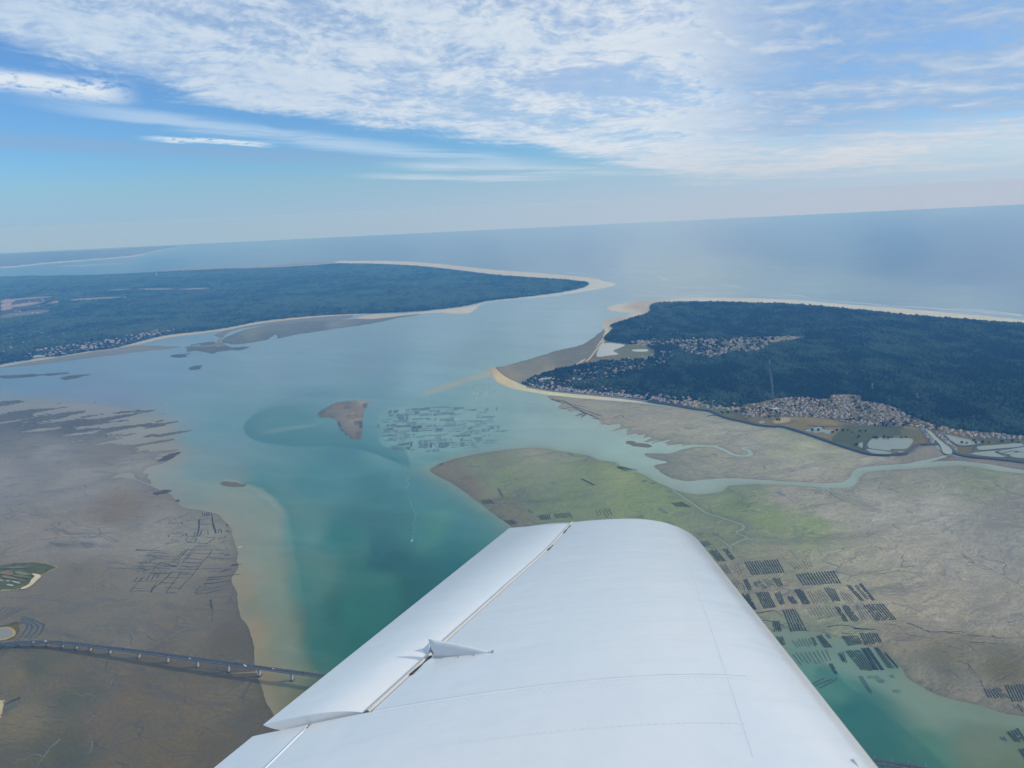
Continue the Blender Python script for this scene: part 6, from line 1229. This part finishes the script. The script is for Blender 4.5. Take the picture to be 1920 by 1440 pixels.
sheet("pond", Z1([(-200,1195),(0,1190),(100,1185),(170,1215),(190,1260),(150,1305),(60,1330),(-200,1345)]), POND, 1.65, S(134,140,142), 3)
sheet("shellfish_basin", Z2([(180,340),(300,290),(308,312),(200,355),(150,375),(90,412),(80,402)]), POND, .9, S(34,58,52), 1, label="narrow dark green basin on the near sandy shore")
sheet("shellfish_basin", Z2([(100,445),(150,410),(235,385),(270,440),(160,482),(120,500)]), POND, .9, S(78,96,94), 1, label="square grey basin on the near sandy shore")
region("shore_bank", Z2([(-200,250),(0,300),(80,300),(140,330),(100,400),(110,480),(60,560),(20,620),(-200,680)]), LAND, 1.0, 16, 1.0, amp=8, asc=14, tintf=lambda X, Y, sd: unlit(S(206,196,160), 8, 1330) * (0.85 + .8 * fbm(X / 9, Y / 9, 4, 3))[..., None], label="pale sandy works at the left edge of the near mudflat")

# ------------------------------------------------------------------ the aeroplane wing (metres, seen from the cabin)
# local axes: x towards the leading edge, y up, z = minus spanwise distance from the cabin
YC = -0.98
def le_x(z): return 0.926 + (z - 1.94) * 0.0833
def te_x(z): return -0.71 + (z - 2.16) * 0.2307
def foil(t): return 5 * 0.135 * (0.2969 * math.sqrt(max(t, 0)) - 0.126 * t - 0.3516 * t * t + 0.2843 * t ** 3 - 0.1036 * t ** 4) + 0.02 * t * (1 - t)
def foil_lo(t): return -0.55 * 5 * 0.12 * (0.2969 * math.sqrt(max(t, 0)) - 0.126 * t - 0.3516 * t * t + 0.2843 * t ** 3 - 0.1036 * t ** 4)
def chord(z): return le_x(z) - te_x(z)
ZTIP = 5.12
def ztip(t): 
    q = max(0.0, (0.34 - t) / 0.34); return ZTIP - 0.50 * (1 - math.sqrt(max(0, 1 - q ** 2.1)))
def tipf(z, t):
    e = (z - (ztip(t) - 0.10)) / 0.10; return 1.0 if e <= 0 else math.sqrt(max(0.0, 1 - min(1, e) ** 2))
def wsurf(t, z, dy=0.0): c_ = chord(z); return np.array([le_x(z) - t * c_, YC + foil(t) * c_ * tipf(z, t) + dy, -z])
def whit(px, py):
    y = YC
    for _ in range(14):
        z = -y * FPX / (py - 720.0); x = (px - 960.0) / FPX * z; t = min(max((le_x(z) - x) / chord(z), 0), 1.0); y = YC + foil(t) * chord(z) * tipf(z, t)
    return t, z
HP_ = [whit(*p) for p in ((690, 1335), (760, 1271), (850, 1188), (950, 1098), (1030, 1027), (1080, 986))]
HP_ = [(t, min(z, ZTIP)) for t, z in HP_]
def t_h(z): 
    zs = [q[1] for q in HP_]; ts = [q[0] for q in HP_]
    return float(np.interp(z, zs, ts)) if z > zs[0] else ts[0]
SP_ = [whit(*p) for p in ((497, 1440), (575, 1363))]
def t_s(z): return SP_[0][0] if z < SP_[0][1] else SP_[0][0] + (SP_[1][0] - SP_[0][0]) * (z - SP_[0][1]) / (SP_[1][1] - SP_[0][1])
ZIN0, ZIN1 = HP_[0][1], 2.115
def z_in(t): th = HP_[0][0]; return ZIN0 + (ZIN1 - ZIN0) * (t - th) / (1 - th)
print("wing hits", [(round(a, 3), round(b, 3)) for a, b in HP_ + SP_])
def paint(name, rough, wav):
    m, t, b = new_mat(name); tcn = t.nodes.new('ShaderNodeTexCoord'); p = V(t, tcn.outputs['Object'])
    n = noise(t, p, 2.2, 4); n2 = noise(t, p, 55, 3, .6); dirt = noise(t, vmul(t, p, (1.2, 1, 6)), 1.5, 5, .6)
    nlink(t, b.inputs['Base Color'], mix(t, dirt.ss(.5, .8) * .14 + n2.ss(.62, .8) * .06 + noise(t, p, 160, 2, .5).ss(.73, .80) * .22, (0.86, 0.84, 0.79), (0.68, 0.66, 0.61)))
    b.inputs['Roughness'].default_value = rough; b.inputs['Coat Weight'].default_value = 1.0; b.inputs['Coat Roughness'].default_value = .12
    bump(t, b, n * wav + noise(t, vmul(t, p, (2.4, 1, 5)), 1.0, 3) * wav + n2 * .012, .5, .02)
    return m
PAINT = paint("white_wing_paint", .30, .9)
SEAL = simple("beige_hinge_tube", (.62, .58, .52), .45, .12, 30)
GAPM = simple("gap_shadow_metal", (.03, .03, .03), .7, .2, 20)  # near black, stands in for shade in the hinge gap and bracket hole
WIN = empty("aircraft_wing", (0, 0, 0), "white light aircraft wing with aileron reaching out below the camera", "aircraft wing")
WM = Matrix(CR.tolist()).to_4x4(); WM.translation = (0, 0, H)
OFF = Vector((0.1, YC, -2.6)); WIN.matrix_world = WM @ Matrix.Translation(OFF)
def wobj(name, v, f, mat, par=WIN, smooth=True, kind=None, merge=0.0, label=None, auto=None):
    me = bpy.data.meshes.new(name); me.from_pydata([tuple(np.asarray(q, float) - np.array(OFF)) for q in v], [], f); me.update()
    if merge:
        bm = bmesh.new(); bm.from_mesh(me); bmesh.ops.remove_doubles(bm, verts=bm.verts, dist=merge); bmesh.ops.recalc_face_normals(bm, faces=bm.faces); bm.to_mesh(me); bm.free()
    if smooth: me.polygons.foreach_set("use_smooth", [True] * len(me.polygons))
    if auto: 
        bm = bmesh.new(); bm.from_mesh(me)
        for e in bm.edges: e.smooth = not (len(e.link_faces) == 2 and e.calc_face_angle(0) > auto)
        bm.to_mesh(me); bm.free()
    o = add_obj(name, me, mat, par, kind, label); return o
def gridf(nr, nc, o=0): return [(o + i * nc + j, o + i * nc + j + 1, o + (i + 1) * nc + j + 1, o + (i + 1) * nc + j) for i in range(nr - 1) for j in range(nc - 1)]
def patch(tf, zf, nt, nz_, lo=True):
    """closed skin between chord fractions and spans: tf(u, z) and zf(w, t)"""
    v = []; f = []
    for side in (0, 1) if lo else (0,):
        o = len(v)
        for w in np.linspace(0, 1, nz_):
            for u_ in np.linspace(0, 1, nt):
                t0 = tf(u_, zf(w, u_)); z = zf(w, t0); t = tf(u_, z); c_ = chord(z)
                if side == 0: v.append(wsurf(t, z))
                else: v.append(np.array([le_x(z) - t * c_, YC + foil_lo(t) * c_ * tipf(z, t), -z]))
        f += gridf(nz_, nt, o) if side == 0 else [q[::-1] for q in gridf(nz_, nt, o)]
    if lo:
        n = nt * nz_
        for i in range(nz_ - 1):
            for j in (0, nt - 1): a = i * nt + j; f.append((a, a + nt, a + nt + n, a + n) if j else (a, a + n, a + nt + n, a + nt))
        for j in range(nt - 1):
            for i in (0, nz_ - 1): a = i * nt + j; f.append((a, a + n, a + 1 + n, a + 1) if i else (a, a + 1, a + 1 + n, a + n))
    return v, f
# main skin, leading edge to the hinge line; the tip is rounded off
wz = lambda w: 1 - (1 - w) ** 1.0
G_ = .006
ZR = -1.6; nz1 = 150; wl = np.concatenate([np.linspace(0, .965, nz1 - 22), .965 + .035 * np.sin(np.linspace(0, 1, 23)[1:] * math.pi / 2)])
v, f = [], []; nt1 = 54; us = np.linspace(0, 1, nt1) ** 1.9
for side in (0, 1):
    o = len(v)
    for w in wl:
        for u_ in us:
            z = ZR + (ZTIP - ZR) * w
            for _ in range(3): t = u_ * (t_h(min(z, ZTIP)) - G_); z = ZR + (ztip(t) - ZR) * w
            c_ = chord(z); v.append(wsurf(t, z) if side == 0 else np.array([le_x(z) - t * c_, YC + foil_lo(t) * c_ * tipf(z, t), -z]))
    f += gridf(len(wl), nt1, o) if side == 0 else [q[::-1] for q in gridf(len(wl), nt1, o)]
n_ = nt1 * len(wl)
for i in range(len(wl) - 1): a = i * nt1 + nt1 - 1; f.append((a, a + n_, a + nt1 + n_, a + nt1))
wobj("wing_skin", v, f, PAINT, merge=.0004, auto=.9)
# rear skin between hinge line and flap, inboard of the aileron
zi = lambda w, t: ZR + (z_in(t) - .004 - ZR) * w
v, f = patch(lambda u_, z: (t_h(min(z, ZIN0)) - G_) + (t_s(z) - .004 - t_h(min(z, ZIN0)) + G_) * u_, zi, 14, 40)
wobj("rear_skin", v, f, PAINT, merge=.0002, auto=.6)
v, f = patch(lambda u_, z: t_s(z) + .0025 + (1 - t_s(z) - .0025) * u_, zi, 14, 40)
wobj("flap", v, f, PAINT, merge=.0002, auto=.6)
def tubepts(pts, r, name, mat, par=WIN, n=10):
    m = MB(); m.tube(pts, r, n); return wobj(name, m.v, m.f, mat, par)
tubepts([tuple(wsurf(t_s(z) - .0007, z, -.0022)) for z in np.linspace(1.2, SP_[1][1] - .01, 16)], .0042, "flap_edge_highlight", CARW)  # white tube shaped as the highlight along the flap edge
# aileron, drooped slightly upwards
def ail(u_, w, side):
    z0 = z_in(HP_[0][0]) + .006; zh = z0 + (ZTIP - .012 - z0) * w; th = t_h(zh) + .010; h = wsurf(th, zh); te = np.array([-.692, -.948, -2.112]) * (1 - w) + np.array([-.0176, -.952, -5.015]) * w
    p = h * (1 - u_) + te * u_; bul = .012 * math.sin(math.pi * u_ ** .8) * (1 - .3 * w)
    if side == 0: p = p + np.array([0, bul - .002 * (1 - u_) ** 6, 0])
    else: p = p + np.array([0, -(.052 * (1 - u_) + .016 * (1 - u_ ** 8) + .0015) * (1 - .2 * w) + bul * .3, 0])
    return p
v, f = [], []; na, nb = 24, 60
for side in (0, 1):
    o = len(v)
    for w in np.linspace(0, 1, nb):
        for u_ in np.linspace(0, 1, na) ** .9: v.append(ail(u_, w, side))
    f += gridf(nb, na, o) if side == 0 else [q[::-1] for q in gridf(nb, na, o)]
n_ = na * nb
for i in range(nb - 1):
    for j in (0, na - 1): a = i * na + j; f.append((a, a + nb * 0 + na, a + na + n_, a + n_) if j else (a, a + n_, a + na + n_, a + na))
for j in range(na - 1):
    for i in (0, nb - 1): a = i * na + j; f.append((a, a + n_, a + 1 + n_, a + 1) if i else (a, a + 1, a + 1 + n_, a + n_))
AIL = wobj("aileron", v, f, PAINT, merge=.0002, auto=.6)
# hinge tube lies in the gap; strip behind it painted dark for the gap's shade
zt = np.linspace(ZIN0 + .004, ZTIP - .05, 60)
tubepts([tuple(wsurf(t_h(z) + .0025, z, -.0035)) for z in zt], .0082, "hinge_tube", SEAL)
m = MB()
for z0, z1 in ((2.42, 2.58), (4.18, 4.30), (4.66, 4.9), (2.66, 2.70)):
    zs_ = np.linspace(z0, z1, 9); m.tube([tuple(wsurf(t_h(z) - .0058, z, -.0004)) for z in zs_], [.0015 + .0035 * abs(math.sin(3.1 * k_ + z0 * 7)) for k_ in np.linspace(.05, .95, 9)], 7)
wobj("gap_shade_beads", m.v, m.f, GAPM, kind='stuff')  # dark beads paint the shaded parts of the hinge gap
v = []; f = []
for i, z in enumerate(zt): v += [wsurf(t_h(z) - .02, z, -.012), wsurf(t_h(z) + .03, z, -.012)]; f += [(2 * i - 2, 2 * i - 1, 2 * i + 1, 2 * i)] if i else []
wobj("gap_shade_strip", v, f, GAPM)
# hinge fairing standing on the skin at the hinge
Ft, Fz = whit(921, 1223); Bt, Bz = whit(819, 1231); F_, B_ = wsurf(Ft, Fz), wsurf(Bt, Bz); v, f = [], []; nk, nr_ = 16, 12
side_ = np.cross(F_ - B_, [0, 1, 0]); side_ /= np.linalg.norm(side_)
for i in range(nk):
    s_ = i / (nk - 1); c_ = B_ + (F_ - B_) * s_ + np.array([0, .006 * math.sin(math.pi * s_) * 0, 0]); hh = .060 * (1 - s_) + .003; ww = .011 * (1 - s_) ** .6 + .0025
    back = -(F_ - B_) * .16 * (1 - s_) ** 3
    for j in range(nr_):
        a = math.pi * j / (nr_ - 1); hy = hh * math.sin(a) ** .75
        v.append(c_ + side_ * ww * math.cos(a) * (1 - .35 * math.sin(a)) + np.array([0, hy - .004, 0]) + back * (hy / .066))
    if i: f += [((i - 1) * nr_ + j, (i - 1) * nr_ + j + 1, i * nr_ + j + 1, i * nr_ + j) for j in range(nr_ - 1)]
FAIR = wobj("hinge_fairing", v, f, PAINT)
FAIR.modifiers.new("thick", 'SOLIDIFY').thickness = .002
m = MB()
for s_ in (.12, .42, .70): c_ = B_ + (F_ - B_) * s_ + side_ * (.022 if s_ < .5 else .018); m.box((c_[0], c_[1] + .002, c_[2]), (.006, .004, .006))
c_ = F_ + np.array([.004, .004, 0]); m.box(tuple(c_), (.008, .006, .008)); wobj("screws", m.v, m.f, STEEL, FAIR, False, 'stuff')
# bracket on the aileron side of the gap
p = [wsurf(*whit(*q)) for q in ((788, 1222), (803, 1226), (812, 1221), (806, 1213))]
top = wsurf(*whit(806, 1222)) + np.array([0, .034, 0]); m = MB(); m.add(p + [top], [(0, 1, 4), (1, 2, 4), (2, 3, 4), (3, 0, 4)]); wobj("hinge_bracket", m.v, m.f, PAINT, AIL, False)
p2 = [q + np.array([.010, .003, .004]) for q in p[1:3]] + [top + np.array([.012, -.002, 0])]; m = MB(); m.add(p2 + [q + np.array([.012, 0, 0]) for q in p2], [(0, 1, 2), (3, 5, 4), (0, 3, 4, 1), (1, 4, 5, 2), (2, 5, 3, 0)]); wobj("bracket_opening", m.v, m.f, GAPM, AIL, False)  # solid wedge painted dark as the shade inside the hole
# rivet rows along the ribs and the spar, and the skin lap
RV = MB(); disc = [(math.cos(a), math.sin(a)) for a in np.arange(8) * math.pi / 4]
def rivet(t, z, r=.0040, h_=.0005):
    c_ = wsurf(t, z); e = wsurf(t + .002, z) - c_; e /= np.linalg.norm(e); s2 = wsurf(t, z + .01) - c_; s2 /= np.linalg.norm(s2); n2 = np.cross(e, s2); n2 = n2 if n2[1] > 0 else -n2
    RV.add([c_ + (e * a + s2 * b) * r - n2 * .0003 for a, b in disc] + [c_ + (e * a + s2 * b) * r * .6 + n2 * h_ for a, b in disc], [tuple(range(8, 16))] + [(i, (i + 1) % 8, 8 + (i + 1) % 8, 8 + i) for i in range(8)])
def rline(p0, p1, n, r=.0042):
    (t0, z0), (t1, z1) = whit(*p0), whit(*p1)
    for s_ in np.linspace(0, 1, n): rivet(t0 + (t1 - t0) * s_, z0 + (z1 - z0) * s_, r)
rline((1035, 1033), (1255, 1021), 26); rline((955, 1111), (1300, 1083), 34); rline((905, 1200), (1320, 1164), 38); rline((780, 1326), (1355, 1273), 44, .004); rline((790, 1331), (1357, 1279), 44, .004); rline((850, 1392), (1395, 1357), 40)
(ta, za), (tb, zb) = whit(1272, 1010), whit(1400, 1400)
for s_ in np.linspace(0, 1, 70): rivet(ta + (tb - ta) * s_, za + (zb - za) * s_, .003, .0005)
wobj("rivets", RV.v, RV.f, PAINT, WIN, True, 'stuff')
(t0, z0), (t1, z1) = whit(700, 1334), whit(1400, 1270); v, f = [], []
for i, s_ in enumerate(np.linspace(0, 1, 90)):
    t = t0 + (t1 - t0) * s_; z = z0 + (z1 - z0) * s_; wv_ = .0010 + .0007 * float(vnoise(np.array([s_ * 34]), np.array([.5]))[0])
    v += [wsurf(t, z - .010, .0001), wsurf(t, z - .004, wv_), wsurf(t, z + .004, wv_), wsurf(t, z + .012, .0001)]
    if i: f += [(4 * i - 4 + j, 4 * i - 3 + j, 4 * i + 1 + j, 4 * i + j) for j in range(3)]
wobj("skin_lap", v, f, PAINT, WIN, True)
SEAM = simple("painted_seam", (.70, .70, .69), .5, .15, 20)
def seam(p0, p1, w_, name="panel_seam", n=60):
    (t0, z0), (t1, z1) = whit(*p0), whit(*p1); v, f = [], []
    for i, s_ in enumerate(np.linspace(0, 1, n)):
        t = t0 + (t1 - t0) * s_; z = z0 + (z1 - z0) * s_; c_ = wsurf(t, z, .0006); d = wsurf(t + (t1 - t0) * .01 + 1e-5, z + (z1 - z0) * .01) - wsurf(t, z); q = np.cross(d, [0, 1, 0]); q /= np.linalg.norm(q) + 1e-9
        v += [c_ - q * w_ / 2, c_ + q * w_ / 2]; f += [(2 * i - 2, 2 * i - 1, 2 * i + 1, 2 * i)] if i else []
    wobj(name, v, f, SEAM)
seam((1272, 1012), (1412, 1420), .0008); seam((1040, 1034), (1262, 1022), .0014); seam((860, 1394), (1400, 1358), .0006)
# stall warning vane near the leading edge
p = [wsurf(*whit(*q)) for q in ((1593, 1424), (1601, 1428), (1611, 1439), (1600, 1431))]
m = MB(); tp = p[1] + np.array([0, .006, 0]); m.add([p[0], p[1], p[2], p[3], tp], [(0, 1, 4), (1, 2, 4), (2, 3, 4), (3, 0, 4)]); wobj("stall_vane", m.v, m.f, STEEL, WIN, False)

# ------------------------------------------------------------------ the air between
def haze():
    xa = 61000.0; bm = bmesh.new(); bmesh.ops.create_cube(bm, size=1.0)
    for q in bm.verts: q.co = Vector((q.co.x * 2 * xa, -33400 if q.co.y < 0 else YFAR + 60, -2.5 if q.co.z < 0 else H + 4))
    me = bpy.data.meshes.new("haze"); bm.to_mesh(me); bm.free()
    m = bpy.data.materials.new("haze"); m.use_nodes = True; t = m.node_tree; t.nodes.clear(); o = t.nodes.new('ShaderNodeOutputMaterial'); pv = t.nodes.new('ShaderNodeVolumePrincipled')
    pv.inputs['Density'].default_value = HAZE_D; pv.inputs['Color'].default_value = (*HAZE_C, 1); pv.inputs['Anisotropy'].default_value = 0.0; pv.inputs['Absorption Color'].default_value = (1, 1, 1, 1)
    t.links.new(pv.outputs[0], o.inputs['Volume']); add_obj("haze", me, m, kind='stuff', label="thin blue haze filling the air over the bay")
haze()
